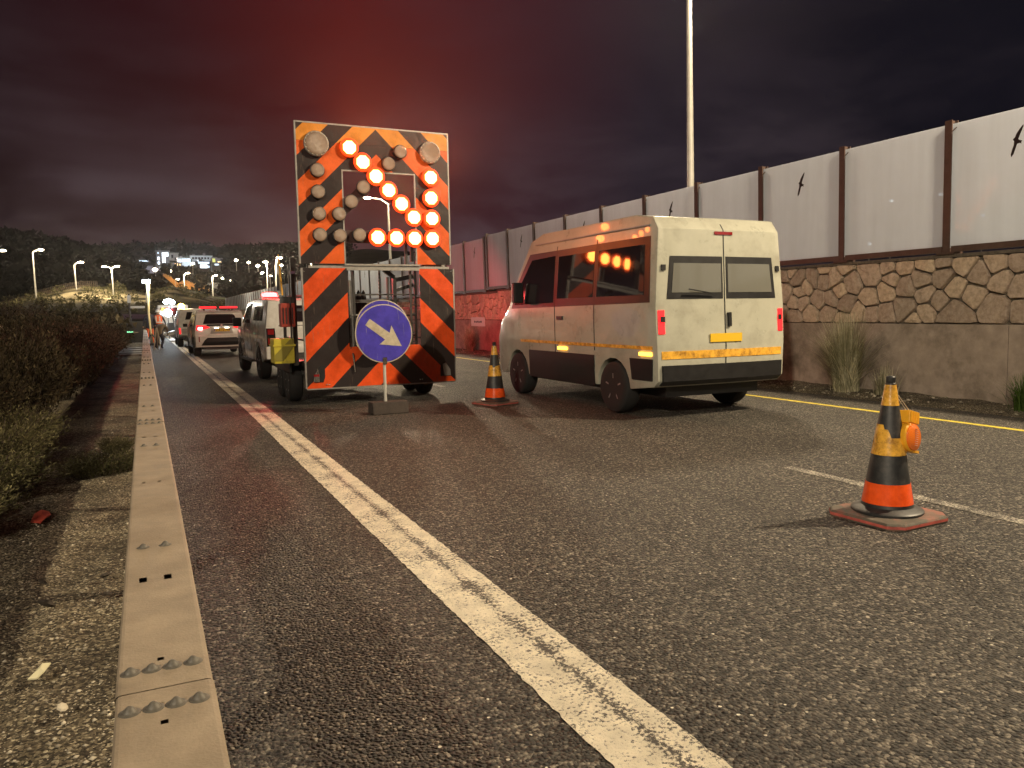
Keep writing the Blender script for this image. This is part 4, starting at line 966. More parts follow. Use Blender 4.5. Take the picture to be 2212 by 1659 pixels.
# ------------------------------------------------------------------ round blue signs
def sign_mat():
    m = mat('blue_sign_film', (.06, .05, .42), .3, coat=.3); t = m.node_tree; b = t.nodes['Principled BSDF']
    tcn = N(t, 'ShaderNodeTexCoord')
    n = N(t, 'ShaderNodeTexNoise', i_Scale=6., i_Detail=8., i_Roughness=.7); L(t, tcn.outputs['Object'], n.inputs['Vector'])
    r_ = ramp(t, [(.3, (.045, .038, .28)), (.6, (.075, .06, .46))], n.outputs[0])
    mps = N(t, 'ShaderNodeMapping'); mps.inputs['Scale'].default_value = (26, 26, 3); mps.inputs['Rotation'].default_value = (0, .5, 0); L(t, tcn.outputs['Object'], mps.inputs[0])
    n2 = N(t, 'ShaderNodeTexNoise', i_Scale=1.2, i_Detail=5.); L(t, mps.outputs[0], n2.inputs['Vector'])
    s = ramp(t, [(.66, (0, 0, 0)), (.71, (.6,)*3)], n2.outputs[0])
    mxx = N(t, 'ShaderNodeMixRGB'); L(t, s.outputs[0], mxx.inputs[0]); L(t, r_.outputs[0], mxx.inputs[1]); mxx.inputs[2].default_value = (.30, .28, .36, 1); L(t, mxx.outputs[0], b.inputs['Base Color'])
    return m
M['blue_sign'] = sign_mat()
bs = empty('blue_arrow_sign', (3.035, 10.6, 0), 0, 'round blue sign with a white arrow pointing down right on a pole', 'road sign')
MB().lathe([(.398, .0), (.398, .004), (.39, .006)], (0, 0, 1.135), 'y', 64).build('sign_face', M['blue_sign'], bs)
MB().lathe([(.412, -.012), (.412, .003), (.399, .005), (.399, -.012)], (0, 0, 1.135), 'y', 64).build('sign_rim', M['white_sign'], bs)
AR = [(575,305),(852,505),(880,402),(1020,695),(703,660),(785,597),(510,390)]
MB().slab([((x_-773)/400*.405, 1.135-(z_-512)/400*.405) for x_, z_ in AR], -.0095, -.0065).build('arrow', M['white_sign'], bs)
bp_ = MB(); bp_.tube([(0, .03, .12), (0, .03, 1.5)], .022, 12).build('pole', M['pole'], bs, smooth=True)
MB().box(-.03, .03, -.014, .01, .70, .80).build('clamp', M['chrome'], bs, bevel=.004)
base = MB(); base.slabx([(-.16, 0), (.16, 0), (.13, .17), (-.11, .17)], -.26, .26); base.build('concrete_block', mat('dark_concrete', (.045, .034, .028), .9, var=.3, scale=8, bump=.5, bscale=50), bs, bevel=.02, loc=(.04, .03, .002))
q2 = atY(826.5, 706.7, 11.85)
b2 = empty('blue_disc_sign', (q2.x, 11.85, q2.z-1.27), 0, 'round blue sign stowed on the trailer, mostly hidden behind the blue arrow sign', 'road sign')
MB().lathe([(.415, 0), (.415, .006)], (0, 0, 1.27), 'y', 56).build('sign_face', M['blue_sign'], b2); MB().lathe([(.43, -.01), (.43, .004), (.416, .007), (.416, -.01)], (0, 0, 1.27), 'y', 56).build('sign_rim', M['white_sign'], b2)
MB().bar((0, .03, .9), (0, .24, 1.0), .03).build('bracket', M['steel_dark'], b2)

# ------------------------------------------------------------------ traffic cones
def cone(loc, h, label, warn, rz=0, tilt=0, chip=0):
    c = empty('traffic_cone', loc, rz, label, 'traffic cone'); s = h/.95
    # square rubber foot with clipped corners
    k = .288*s; q = .075*s; oct_ = [(-k+q, -k), (k-q, -k), (k, -k+q), (k, k-q), (k-q, k), (-k+q, k), (-k, k-q), (-k, -k+q)]
    def ring(sc_, z): return [(x*sc_, y*sc_, z) for x, y in oct_]
    b = MB(); V = ring(.99, 0)+ring(1, .012)+ring(1, .032)+ring(.965, .045)+ring(.5, .052)
    F = [tuple(range(8))[::-1], tuple(range(32, 40))]+[(i+8*j, (i+1) % 8+8*j, (i+1) % 8+8*j+8, i+8*j+8) for j in range(4) for i in range(8)]
    b.add(V, F); f_ = b.build('foot', M['cone_base'], c, bevel=.004)
    b = MB(); b.add(ring(1.004, .013)+ring(1.004, .031), [(i, (i+1) % 8, (i+1) % 8+8, i+8) for i in range(8)]); b.build('foot_edge', M['cone_base_edge'], f_)
    hb = .05
    MB().lathe([(.222*s, hb), (.224*s, hb+.014), (.212*s, hb+.024), (.185*s, hb+.028), (.170*s, hb+.04)], n=48).build('collar', M['cone_black'], c, smooth=True)
    R0, R1, ztop = .168*s, .031*s, .905*s
    rad = lambda z: R0+(R1-R0)*(z-hb)/(ztop-hb)
    def band(name, z0, z1, m, out=.0, jag=0, seed=0):
        n = 48; r_ = random.Random(seed); vs = []; st = 0
        tops = []; v = 0
        for i in range(n):
            if jag > 0 and i % 4 == 0: v = r_.choice((0, 0, 1, .6, .3))*jag
            if jag == -1:
                a_ = (360*i/n-rz*57.3) % 360; v = .0 if a_ < 192 else .030 if a_ < 212 else .052 if a_ < 222 else .085 if a_ < 300 else .02
            tops.append(z1-v)
        for z_ in (z0,): vs += [((rad(z_)+out)*math.cos(2*math.pi*i/n), (rad(z_)+out)*math.sin(2*math.pi*i/n), z_) for i in range(n)]
        vs += [((rad(tops[i])+out)*math.cos(2*math.pi*i/n), (rad(tops[i])+out)*math.sin(2*math.pi*i/n), tops[i]) for i in range(n)]
        vs += [((rad(tops[i]))*math.cos(2*math.pi*i/n), (rad(tops[i]))*math.sin(2*math.pi*i/n), tops[i]) for i in range(n)]
        fs = [(i, (i+1) % n, n+(i+1) % n, n+i) for i in range(n)]+[(n+i, n+(i+1) % n, 2*n+(i+1) % n, 2*n+i) for i in range(n)]
        return MB().add(vs, fs).build(name, m, c, smooth=30)
    zz = lambda f_: hb+(ztop-hb)*f_
    MB().lathe([(rad(hb), hb), (rad(ztop), ztop), (.026*s, ztop+.004), (.029*s, ztop+.010), (.029*s, ztop+.040), (.022*s, ztop+.048)], n=48).build('cone_body', M['cone_black'], c, smooth=30)
    band('orange_band', .112*s, (.248 if not chip else .252)*s, M['cone_orange'], .0022, jag=.012 if chip else 0, seed=1+chip)
    band('amber_band', .435*s, (.635 if not chip else .600)*s, M['cone_amber'], .0022, jag=-1 if not chip else .03, seed=4+chip)
    band('amber_band', .760*s, .896*s, M['cone_amber'], .0022, jag=.0, seed=2)
    c.rotation_euler = (tilt, 0, rz)
    return c
c1 = cone((4.43, 3.51, 0), .95, 'large black and orange cone at the right with a yellow warning lamp hung on it', True, rz=.04)
c2 = cone((4.81, 10.78, 0), .95, 'black and orange cone standing between the arrow trailer and the passing van', False, rz=.30, chip=3)
# warning lamp hung on the near cone
wl = empty('warning_lamp', (4.53, 3.44, .565), 0, 'yellow battery lamp with a round amber lens hanging on the large cone', 'warning lamp'); wl.rotation_euler = (R(-6), R(14), R(10))
MB().lathe([(.094, -.045), (.100, -.035), (.100, .02), (.092, .028)], (0, 0, -.02), 'y', 36).build('lamp_case', M['lamp_yellow'], wl, smooth=True, loc=None)
ln = MB().lathe([(.088, .028), (.086, .040), (.06, .052), (.02, .056)], (0, 0, -.02), 'y', 36).build('lens', M['lamp_amber'], wl, smooth=True)
g_ = MB()
for k in range(9): g_.cbox((-.012, -.0575, -.075+k*.0135), (.03, .006, .005))
g_.build('lens_grating', mat('clear_grating', (.75, .32, .16), .2), ln)
bx = MB(); bx.box(-.058, .058, -.03, .045, .07, .155); o_ = bx.build('battery_box', M['lamp_yellow'], wl, bevel=.006)
for k in range(4): MB().box(-.05+k*.03, -.038+k*.03, -.038, -.0305, .075, .15).build('rib', M['lamp_yellow'], o_)
MB().box(.02, .075, -.035, .02, -.118, -.10).build('drip_lip', M['lamp_yellow'], wl)
MB().tube([(-.03, .01, .155), (-.075, .06, .25)], .0022, 5).tube([(.02, .01, .155), (-.055, .06, .26)], .0022, 5).build('cord', M['white_sign'], wl)

# ------------------------------------------------------------------ vehicles
class Car:
    """local frame: rear bumper at y=0, nose at +y, left side at -x"""
    def __init__(s, name, loc, rz, label, cat, prof, W, belt, tumble, bow, paint, L_, taper=.08, group=None):
        s.e = empty(name, loc, rz, label, cat, group); s.W, s.belt, s.tum, s.bow, s.L, s.tp = W, belt, tumble, bow, L_, taper
        s.prof = prof
        bm = bmesh.new(); n = len(prof)
        v0 = [bm.verts.new((-1, p[0], p[1])) for p in prof]; v1 = [bm.verts.new((1, p[0], p[1])) for p in prof]
        bm.faces.new(v0); bm.faces.new(v1[::-1])
        for i in range(n): bm.faces.new((v0[(i+1) % n], v0[i], v1[i], v1[(i+1) % n]))
        for z in (belt-.45, belt-.2, belt, belt+.15, belt+.3, belt+.45): bmesh.ops.bisect_plane(bm, geom=bm.verts[:]+bm.edges[:]+bm.faces[:], plane_co=(0, 0, z), plane_no=(0, 0, 1))
        for y in (.25, L_*.2, L_*.4, L_*.6, L_*.8, L_-.4): bmesh.ops.bisect_plane(bm, geom=bm.verts[:]+bm.edges[:]+bm.faces[:], plane_co=(0, y, 0), plane_no=(0, 1, 0))
        for x in (-.9, -.66, -.33, 0, .33, .66, .9): bmesh.ops.bisect_plane(bm, geom=bm.verts[:]+bm.edges[:]+bm.faces[:], plane_co=(x, 0, 0), plane_no=(1, 0, 0))
        for v in bm.verts: v.co = s.map(v.co.x*W, v.co.y, v.co.z)
        bmesh.ops.recalc_face_normals(bm, faces=bm.faces)
        es = [e for e in bm.edges if len(e.link_faces) == 2 and e.calc_face_angle(0) > R(38)]
        bmesh.ops.bevel(bm, geom=es, offset=.028, segments=2, profile=.6, affect='EDGES', clamp_overlap=True)
        me = bpy.data.meshes.new('body'); bm.to_mesh(me); bm.free(); me.materials.append(paint)
        me.polygons.foreach_set('use_smooth', [True]*len(me.polygons)); me.set_sharp_from_angle(angle=R(32))
        o = bpy.data.objects.new('body', me); COL.objects.link(o); o.parent = s.e; s.body = o
    def map(s, x, y, z):
        w = s.W
        k = 1
        if z > s.belt: k -= s.tum*(z-s.belt)
        else: k -= .05*((s.belt-z)/s.belt)**2
        k -= s.tp*(2*y/s.L-1)**4*(1 if y > s.L/2 else .55)
        rear = max(0, 1-y/.8)
        return Vector((x*k, y+s.bow*(abs(x)/w)**2.5*rear*1.0, z))
    def rear_y(s, z):
        best = None; p = s.prof
        for i in range(len(p)):
            a, b = p[i], p[(i+1) % len(p)]
            if min(a[1], b[1]) <= z <= max(a[1], b[1]) and abs(a[1]-b[1]) > 1e-6:
                y = a[0]+(b[0]-a[0])*(z-a[1])/(b[1]-a[1])
                if best is None or y < best: best = y
        return best if best is not None else 0
    def patch(s, name, poly, m, out=.006, thick=.02, side=None, parent=None, step=.12, label=None):
        bm = bmesh.new()
        if side is None: vs = [bm.verts.new((p[0], 0, p[1])) for p in poly]
        else: vs = [bm.verts.new((0, p[0], p[1])) for p in poly]
        bm.faces.new(vs)
        ax = 0 if side is None else 1
        lo = min(p[0] for p in poly); hi = max(p[0] for p in poly); zl = min(p[1] for p in poly); zh = max(p[1] for p in poly)
        c = lo+step
        while c < hi:
            bmesh.ops.bisect_plane(bm, geom=bm.verts[:]+bm.edges[:]+bm.faces[:], plane_co=(c, 0, 0) if ax == 0 else (0, c, 0), plane_no=(1, 0, 0) if ax == 0 else (0, 1, 0)); c += step
        c = zl+step
        zs = [p[1] for p in s.prof if zl < p[1] < zh]+[s.belt]
        while c < zh: zs.append(c); c += step
        for z in zs: bmesh.ops.bisect_plane(bm, geom=bm.verts[:]+bm.edges[:]+bm.faces[:], plane_co=(0, 0, z), plane_no=(0, 0, 1))
        ex = bmesh.ops.extrude_face_region(bm, geom=bm.faces[:]); nv = set(v for v in ex['geom'] if isinstance(v, bmesh.types.BMVert))
        for v in bm.verts:
            d = -thick if v in nv else out
            if side is None: v.co = s.map(v.co.x, s.rear_y(v.co.z)-d, v.co.z)
            else:
                q = s.map(side*s.W, v.co.y, v.co.z); v.co = Vector((q.x+side*d, q.y, q.z))
        bmesh.ops.recalc_face_normals(bm, faces=bm.faces)
        me = bpy.data.meshes.new(name); bm.to_mesh(me); bm.free(); me.materials.append(m)
        o = bpy.data.objects.new(name, me); COL.objects.link(o); o.parent = parent or s.e
        if label: o['label'] = label
        return o
    def wheels(s, ys_, r_, ww=1.1):
        for y in ys_:
            for sd in (-1, 1): wheel(s.e, (sd*(s.W-.135), y, r_-.002), r_/.33, sd, ww)
        MB().box(-s.W+.32, s.W-.32, .25, s.L-.3, r_*.75, s.belt-.25).build('underbody', M['black'], s.e)
def arch(yc, r_, zb, n=9, c=None):
    c = c or zb; out = []
    for k in range(n+1):
        a = math.pi*k/n; out.append((yc+r_*math.cos(a), c+r_*math.sin(a)))
    return [p for p in out if p[1] >= zb-1e-4]
def text(body, size, m, parent, loc, rot=(R(90), 0, 0), name='writing', ext=.002):
    c = bpy.data.curves.new(name, 'FONT'); c.body = body; c.size = size; c.extrude = ext; c.align_x = 'CENTER'; c.align_y = 'CENTER'; c.resolution_u = 2; c.offset = .0015
    o = bpy.data.objects.new(name, c); COL.objects.link(o); dg_ = bpy.context.evaluated_depsgraph_get(); me = bpy.data.meshes.new_from_object(o.evaluated_get(dg_))
    bpy.data.objects.remove(o); me.materials.clear(); me.materials.append(m)
    o = bpy.data.objects.new(name, me); COL.objects.link(o); o.parent = parent; o.location = loc; o.rotation_euler = rot; return o

# --- white estate car with the red light bar
SUVP = [(.10, .36), (.02, .55), (.0, .74), (.05, .82), (.06, 1.0), (.10, 1.12), (.20, 1.20), (.50, 1.58), (.42, 1.655), (.9, 1.70), (1.8, 1.71), (2.5, 1.64), (3.35, 1.14), (4.25, 1.0), (4.52, .78), (4.55, .40), (4.4, .28)]+arch(3.68, .40, .28, c=.33)+arch(.92, .40, .28, c=.33)
suv = Car('patrol_car', (2.42, 28.7, 0), R(.9), 'white estate car with a red light bar on its roof and a yellow number plate', 'car', SUVP, .90, 1.02, .26, .16, M['white_car'], 4.55)
suv.patch('rear_window', [(-.64, 1.20), (.64, 1.20), (.56, 1.52), (.50, 1.555), (-.50, 1.555), (-.56, 1.52)], M['glass'])
suv.patch('tailgate_band', [(-.52, 1.12), (.52, 1.12), (.50, 1.185), (-.50, 1.185)], M['black'])
for sd in (-1, 1):
    t_ = suv.patch('tail_light', [(sd*.86, .98), (sd*.86, 1.16), (sd*.55, 1.14), (sd*.40, 1.07), (sd*.56, 1.02)][::sd], M['red_glow'], .012)
    suv.patch('brake_lamp', [(sd*.80, .995), (sd*.80, 1.085), (sd*.66, 1.085), (sd*.66, .995)][::sd], M['red_hot'], .022, parent=t_)
    suv.patch('reflector', [(sd*.80, .55), (sd*.80, .74), (sd*.77, .74), (sd*.77, .55)][::sd], M['red_lens'], .012)
suv.patch('bumper', [(-.50, .70), (.50, .70), (.60, .62), (.72, .42), (-.72, .42), (-.60, .62)], M['black'], .014)
suv.patch('bumper_crease', [(-.52, .79), (.52, .79), (.54, .815), (-.54, .815)], M['white_car'], .02)
suv.patch('plate_recess', [(-.40, .84), (.40, .84), (.33, 1.06), (-.33, 1.06)], M['concrete_far'], .006)
pl = MB().box(-.26, .26, -.014, -.006, .925, 1.035).build('number_plate', M['plate_y'], suv.e, loc=(0, .04, 0))
text('218-12-704', .105, M['bird'], pl, (.03, -.016, .978)); MB().box(-.25, -.22, -.017, -.0145, .935, 1.025).build('country_strip', mat('plate_blue', (.03, .06, .4), .4), pl)
for x in (-.17, .17): MB().box(x-.07, x+.07, -.02, .0, 1.045, 1.065).build('plate_lamp', M['white_glow'], suv.e, loc=(0, .045, 0), bevel=.005)
MB().lathe([(.045, 0), (.04, .006)], (0, .055, 1.145), 'y', 16).build('badge', M['chrome'], suv.e)
for sd in (-1, 1):
    suv.patch('side_window', [(.62, 1.14), (3.05, 1.10), (2.45, 1.52), (1.6, 1.58), (.80, 1.55)], M['glass'], .005, side=sd)
    suv.patch('arch_trim', [(.42, .30), (.50, .62), (.92, .83), (1.34, .62), (1.42, .30), (1.30, .30), (1.24, .56), (.92, .73), (.60, .56), (.54, .30)], M['black'], .012, side=sd)
    MB().cbox((sd*1.0, 2.95, 1.14), (.16, .10, .13)).build('mirror', M['black'], suv.e, bevel=.03)
suv.wheels((.92, 3.68), .345); suv.e.scale = (1, 1, .955)
lb = MB().box(-.56, .62, .95, 1.2, 1.745, 1.77).build('light_bar', M['black'], suv.e)
for x0, x1 in ((-.62, -.06), (.06, .66)): MB().box(x0, x1, .93, 1.22, 1.772, 1.845).build('light_bar_lens', M['red_bar'], lb, bevel=.02)
MB().box(-.05, .05, .94, 1.21, 1.772, 1.84).box(-.5, -.44, 1.0, 1.15, 1.69, 1.746).box(.44, .5, 1.0, 1.15, 1.69, 1.746).build('bar_mount', M['black'], lb)
MB().slabx([(.75, 1.70), (.98, 1.705), (.95, 1.765), (.90, 1.77)], -.012, .012).build('roof_fin', M['white_car'], suv.e)

# --- white pick-up with a hard canopy towing the trailer
PKP = [(.05, .55), (.0, .62), (.0, .74), (.06, .78), (.07, 1.16), (.09, 1.20), (.32, 1.72), (.5, 1.76), (1.4, 1.79), (2.6, 1.80), (3.2, 1.74), (3.95, 1.22), (4.95, 1.10), (5.2, .88), (5.25, .5), (5.1, .40)]+arch(4.35, .43, .40, c=.40)+arch(1.18, .43, .40, c=.40)
pk = Car('pickup_truck', (3.17, 16.75, 0), R(.8), 'white pick-up with closed canopy and glaring red beacon ahead of the trailer', 'pickup truck', PKP, .93, 1.12, .22, .05, M['white_car'], 5.25)
pk.patch('rear_window', [(-.62, 1.27), (.62, 1.27), (.56, 1.62), (-.56, 1.62)], M['glass'])
pk.patch('tailgate_seam', [(-.66, 1.185), (.66, 1.185), (.66, 1.20), (-.66, 1.20)], M['black'], .004)
for sd in (-1, 1):
    t_ = pk.patch('tail_light', [(sd*.915, .76), (sd*.915, 1.14), (sd*.74, 1.14), (sd*.72, .80)][::sd], M['glass'], .012)
    pk.patch('red_segment', [(sd*.89, .80), (sd*.89, .93), (sd*.75, .93), (sd*.75, .80)][::sd], M['red_lens'], .018, parent=t_)
    pk.patch('red_segment', [(sd*.89, 1.01), (sd*.89, 1.12), (sd*.76, 1.12), (sd*.76, 1.01)][::sd], M['red_lens'], .018, parent=t_)
    pk.patch('side_window', [(2.35, 1.24), (3.72, 1.24), (3.15, 1.66), (2.40, 1.70)], M['glass'], .005, side=sd)
    pk.patch('canopy_window', [(.65, 1.30), (1.95, 1.30), (1.95, 1.62), (.75, 1.62)], M['glass'], .005, side=sd)
    pk.patch('door_seam', [(2.12, .62), (2.14, .62), (2.14, 1.68), (2.12, 1.68)], M['black'], .003, side=sd)
    pk.patch('door_handle', [(2.30, 1.08), (2.50, 1.08), (2.50, 1.12), (2.30, 1.12)], M['chrome'], .03, side=sd)
    pk.patch('door_handle', [(3.20, 1.06), (3.40, 1.06), (3.40, 1.10), (3.20, 1.10)], M['chrome'], .03, side=sd)
    MB().cbox((sd*1.04, 3.62, 1.26), (.20, .12, .22)).build('mirror', M['black'], pk.e, bevel=.03)
    MB().box(min(sd*.80, sd*.99), max(sd*.80, sd*.99), 1.75, 3.75, .36, .41).build('side_step', M['steel_dark'], pk.e)
    MB().box(min(sd*.62, sd*.92), max(sd*.62, sd*.92), -.08, .06, .50, .76).build('bumper_end', M['white_car'], pk.e, bevel=.02)
MB().box(-.6, .6, -.06, .04, .50, .62).build('bumper', M['steel_dark'], pk.e, bevel=.01)
MB().lathe([(.03, -.15), (.03, -.02)], (-.78, -.0, .44), 'y', 10).build('exhaust', M['chrome'], pk.e)
pk.wheels((1.18, 4.35), .385)
rk = MB().box(-.62, .62, 1.9, 2.1, 1.815, 1.84).build('roof_rack', M['black'], pk.e)
bc = MB().lathe([(.10, 0), (.115, .03), (.115, .07), (.06, .10)], (-.47, 2.0, 1.842), 'z', 18).build('beacon', M['beacon_red'], pk.e, smooth=True); bc.scale = (1.7, 1, 1); bc.location = (.33, 0, 0)
MB().box(-.05, .45, 1.86, 2.12, 1.842, 1.88).build('light_bar', M['black'], pk.e, bevel=.01)

# --- bright white pick-up ahead of the patrol car
p3 = Car('work_pickup', (2.25, 38.2, 0), R(0), 'brightly lit white work pick-up ahead of the patrol car, an amber beacon beside its roof', 'pickup truck', PKP, .92, 1.12, .22, .05, M['white_car'], 5.25)
p3.patch('rear_window', [(-.62, 1.27), (.62, 1.27), (.56, 1.62), (-.56, 1.62)], M['glass'])
for sd in (-1, 1):
    t_ = p3.patch('tail_light', [(sd*.90, .62), (sd*.90, .90), (sd*.83, .90), (sd*.83, .62)][::sd], M['red_glow'], .012)
    p3.patch('side_window', [(2.35, 1.24), (3.72, 1.24), (3.15, 1.66), (2.40, 1.70)], M['glass'], .005, side=sd)
p3.patch('tailgate_panel', [(-.80, .62), (-.50, .62), (-.50, .86), (-.78, .86)], M['concrete_far'], .01)
p3.wheels((1.18, 4.35), .385)
MB().lathe([(.05, 0), (.05, .16)], (-.72, 2.4, 1.62), 'z', 10).build('beacon_stalk', M['yellow_box'], p3.e)
MB().lathe([(.11, 0), (.14, .06), (.13, .18), (.05, .24)], (-.62, 2.4, 1.80), 'z', 18).build('beacon', M['beacon_amber'], p3.e, smooth=True)

# --- passing high-roof van (shown at rest)
VNP = [(.10, .42), (.0, .50), (.0, .95), (.02, 1.2), (.08, 2.42), (.20, 2.58), (.6, 2.64), (3.2, 2.64), (3.6, 2.54), (4.15, 1.85), (4.35, 1.50), (4.75, 1.22), (4.90, .95), (4.92, .45), (4.8, .32)]+arch(4.05, .40, .32, c=.36)+arch(1.05, .40, .32, c=.36)
vn = Car('passing_van', (6.84, 7.9, 0), 0, 'cream high-roof van with dark side windows passing in the right-hand lane', 'van', VNP, 1.09, 1.45, .07, .05, M['cream_van'], 4.92, taper=.05)
for sd in (-1, 1):
    vn.patch('window_surround', [(.16, 1.50), (4.25, 1.46), (4.10, 1.80), (3.60, 2.34), (.22, 2.34)], M['black'], .003, side=sd)
    vn.patch('side_window', [(.30, 1.60), (1.45, 1.60), (1.45, 2.24), (.34, 2.24)], M['glass'], .007, side=sd)
    vn.patch('side_window', [(1.55, 1.60), (2.60, 1.60), (2.60, 2.24), (1.55, 2.24)], M['glass'], .007, side=sd)
    vn.patch('front_window', [(2.72, 1.54), (4.12, 1.52), (3.98, 1.78), (3.52, 2.24), (2.72, 2.26)], M['glass'], .007, side=sd)
    vn.patch('sill_cladding', [(1.52, .34), (3.58, .34), (3.58, .78), (1.52, .78)], M['black'], .012, side=sd)
    vn.patch('sill_cladding', [(.12, .50), (.58, .50), (.62, .78), (.10, .78)], M['black'], .012, side=sd)
    vn.patch('reflective_stripe', [(.10, .90), (3.9, .90), (3.9, .945), (.10, .945)], M['cone_amber'], .004, side=sd)
    for y in (.12, 2.30): vn.patch('side_marker', [(y, .82), (y+.26, .82), (y+.26, .865), (y, .865)], M['amber_glow'], .022, side=sd, step=.5)
    vn.patch('tail_light', [(sd*1.06, 1.10), (sd*1.06, 1.40), (sd*.97, 1.40), (sd*.97, 1.10)][::sd], M['red_glow'], .012)
    vn.patch('door_seam', [(1.50, .85), (1.512, .85), (1.512, 2.4), (1.50, 2.4)], M['black'], .0045, side=sd)
    vn.patch('door_seam', [(2.66, .60), (2.672, .60), (2.672, 2.4), (2.66, 2.4)], M['black'], .0045, side=sd)
    vn.patch('door_handle', [(2.40, 1.28), (2.58, 1.28), (2.58, 1.33), (2.40, 1.33)], M['black'], .02, side=sd)
    MB().cbox((sd*1.20, 3.75, 1.72), (.18, .12, .34)).build('mirror', M['black'], vn.e, bevel=.03)
    vn.patch('rear_window', [(sd*.86, 1.62), (sd*.84, 1.99), (sd*.06, 1.99), (sd*.06, 1.62)][::sd], mat('grey_glass', (.16, .16, .14), .12, coat=.6), .010)
    vn.patch('window_frame', [(sd*.93, 1.54), (sd*.90, 2.08), (sd*.03, 2.08), (sd*.03, 1.54)][::sd], M['black'], .005)
vn.patch('door_seam', [(-.008, .70), (.008, .70), (.008, 2.5), (-.008, 2.5)], M['black'], .004)
vn.patch('bumper', [(-1.03, .44), (1.03, .44), (1.03, .70), (-1.03, .70)], M['black'], .03)
vn.patch('reflective_stripe', [(-1.03, .78), (1.03, .78), (1.03, .88), (-1.03, .88)], M['cone_amber'], .006)
MB().slabx([(3.72, 2.42), (4.22, 1.78), (4.19, 1.75), (3.69, 2.39)], -.88, .88).build('windscreen', M['glass'], vn.e, loc=(0, .035, .035))
MB().box(-.26, .26, -.012, 0, .98, 1.09).build('number_plate', M['plate_y'], vn.e)
vn.patch('high_brake_lamp', [(-.16, 2.36), (.16, 2.36), (.16, 2.40), (-.16, 2.40)], M['red_lens'], .012)
vn.patch('door_handle', [(.04, 1.18), (.09, 1.18), (.09, 1.36), (.04, 1.36)], M['black'], .03)
for sd in (-1, 1):
    for z in (1.25, 1.9): vn.patch('hinge', [(sd*1.03, z), (sd*.97, z), (sd*.97, z+.07), (sd*1.03, z+.07)][::sd], M['black'], .022)
    vn.patch('roof_gutter', [(.25, 2.47), (3.4, 2.47), (3.4, 2.49), (.25, 2.49)], M['concrete_far'], .02, side=sd)
MB().bar((-.62, -.02, 1.66), (-.18, -.0, 1.60), .014).build('wiper', M['black'], vn.e)
vn.wheels((1.05, 4.05), .36)

# ------------------------------------------------------------------ people in the work zone
def person(loc, rz, label, pose, vest=True, helmet=True, top=None, legs=None, s=1.):
    root = empty('person', loc, rz, label, 'person')
    J, E_ = pose
    me = bpy.data.meshes.new('body'); names = list(J); vs = [Vector(J[n][:3])*s for n in names]; idx = {n: i for i, n in enumerate(names)}
    me.from_pydata(vs, [(idx[a], idx[b_]) for a, b_ in E_], [])
    o = bpy.data.objects.new('body', me); COL.objects.link(o)
    md_ = o.modifiers.new('s', 'SKIN'); sv = me.skin_vertices[0].data
    for n in names: r_ = J[n][3]*s; sv[idx[n]].radius = (r_, r_*(J[n][4] if len(J[n]) > 4 else 1)); sv[idx[n]].use_root = (n == 'pelvis')
    o.modifiers.new('u', 'SUBSURF').levels = 1
    dg_ = bpy.context.evaluated_depsgraph_get(); m2 = bpy.data.meshes.new_from_object(o.evaluated_get(dg_)); bpy.data.objects.remove(o)
    m2.materials.clear()
    for m_ in (M['skin'], top or M['cloth_dark'], legs or M['cloth_dark']): m2.materials.append(m_)
    hd = vs[idx['head']]; pv = vs[idx['pelvis']]; hands = [vs[idx[n]] for n in ('hl', 'hr')]
    legpts = [vs[idx[n]] for n in ('kl', 'kr', 'al', 'ar', 'tl', 'tr')]; torso = [vs[idx[n]] for n in ('chest', 'neck', 'sl', 'sr', 'el', 'er', 'spine')]
    for p in m2.polygons:
        c = p.center
        if (c-hd).length < .13*s or min((c-h_).length for h_ in hands) < .09*s: p.material_index = 0
        elif min((c-q).length for q in legpts) < min((c-q).length for q in torso): p.material_index = 2
        else: p.material_index = 1
        p.use_smooth = True
    b = bpy.data.objects.new('body', m2); COL.objects.link(b); b.parent = root
    if helmet:
        h_ = MB().lathe([(.155, -.01), (.150, .0), (.128, .005), (.125, .05), (.10, .10), (.05, .135), (.01, .145)], n=18).build('helmet', M['helmet'], root, smooth=True); h_.location = hd+Vector((0, 0, .02*s)); h_.scale = (s, s, s)
    if vest:
        sp, chv, nk = vs[idx['spine']], vs[idx['chest']], vs[idx['neck']]
        up = (nk-pv).normalized(); h_ = MB(); n = 16; rings = []
        for t, a, c in ((0, .20, .155), (.3, .195, .15), (.6, .215, .155), (.85, .225, .15), (1.0, .12, .11)):
            ctr = pv+(nk-pv)*(.12+.86*t); x = Vector((1, 0, 0)); y = up.cross(x).normalized()
            rings.append([ctr+x*a*s*math.cos(6.283*k/n)+y*c*s*math.sin(6.283*k/n) for k in range(n)])
        h_.add([p for r_ in rings for p in r_], [(i*n+k, i*n+(k+1) % n, (i+1)*n+(k+1) % n, (i+1)*n+k) for i in range(4) for k in range(n)])
        v_ = h_.build('vest', M['vest'], root, smooth=True)
        st = MB()
        for t in (.22,):
            for dz in (0, ):
                ctr = pv+(nk-pv)*t; y = up.cross(Vector((1, 0, 0))).normalized()
                a = [ctr+Vector((1, 0, 0))*.203*s*math.cos(6.283*k/n)+y*.158*s*math.sin(6.283*k/n) for k in range(n)]; b2_ = [p+up*.06*s for p in a]
                st.add(a+b2_, [(k, (k+1) % n, n+(k+1) % n, n+k) for k in range(n)])
        for x in (-.09, .09):
            for sg in (-1, 1):
                y = up.cross(Vector((1, 0, 0))).normalized()*sg
                q0 = pv+(nk-pv)*.28; q1 = pv+(nk-pv)*.86
                st.bar(q0+Vector((x*s, 0, 0))+y*.150*s, q1+Vector((x*s, 0, 0))+y*.150*s, .045*s, .02*s)
        st.build('reflective_strip', M['vest_strip'], v_)
    return root
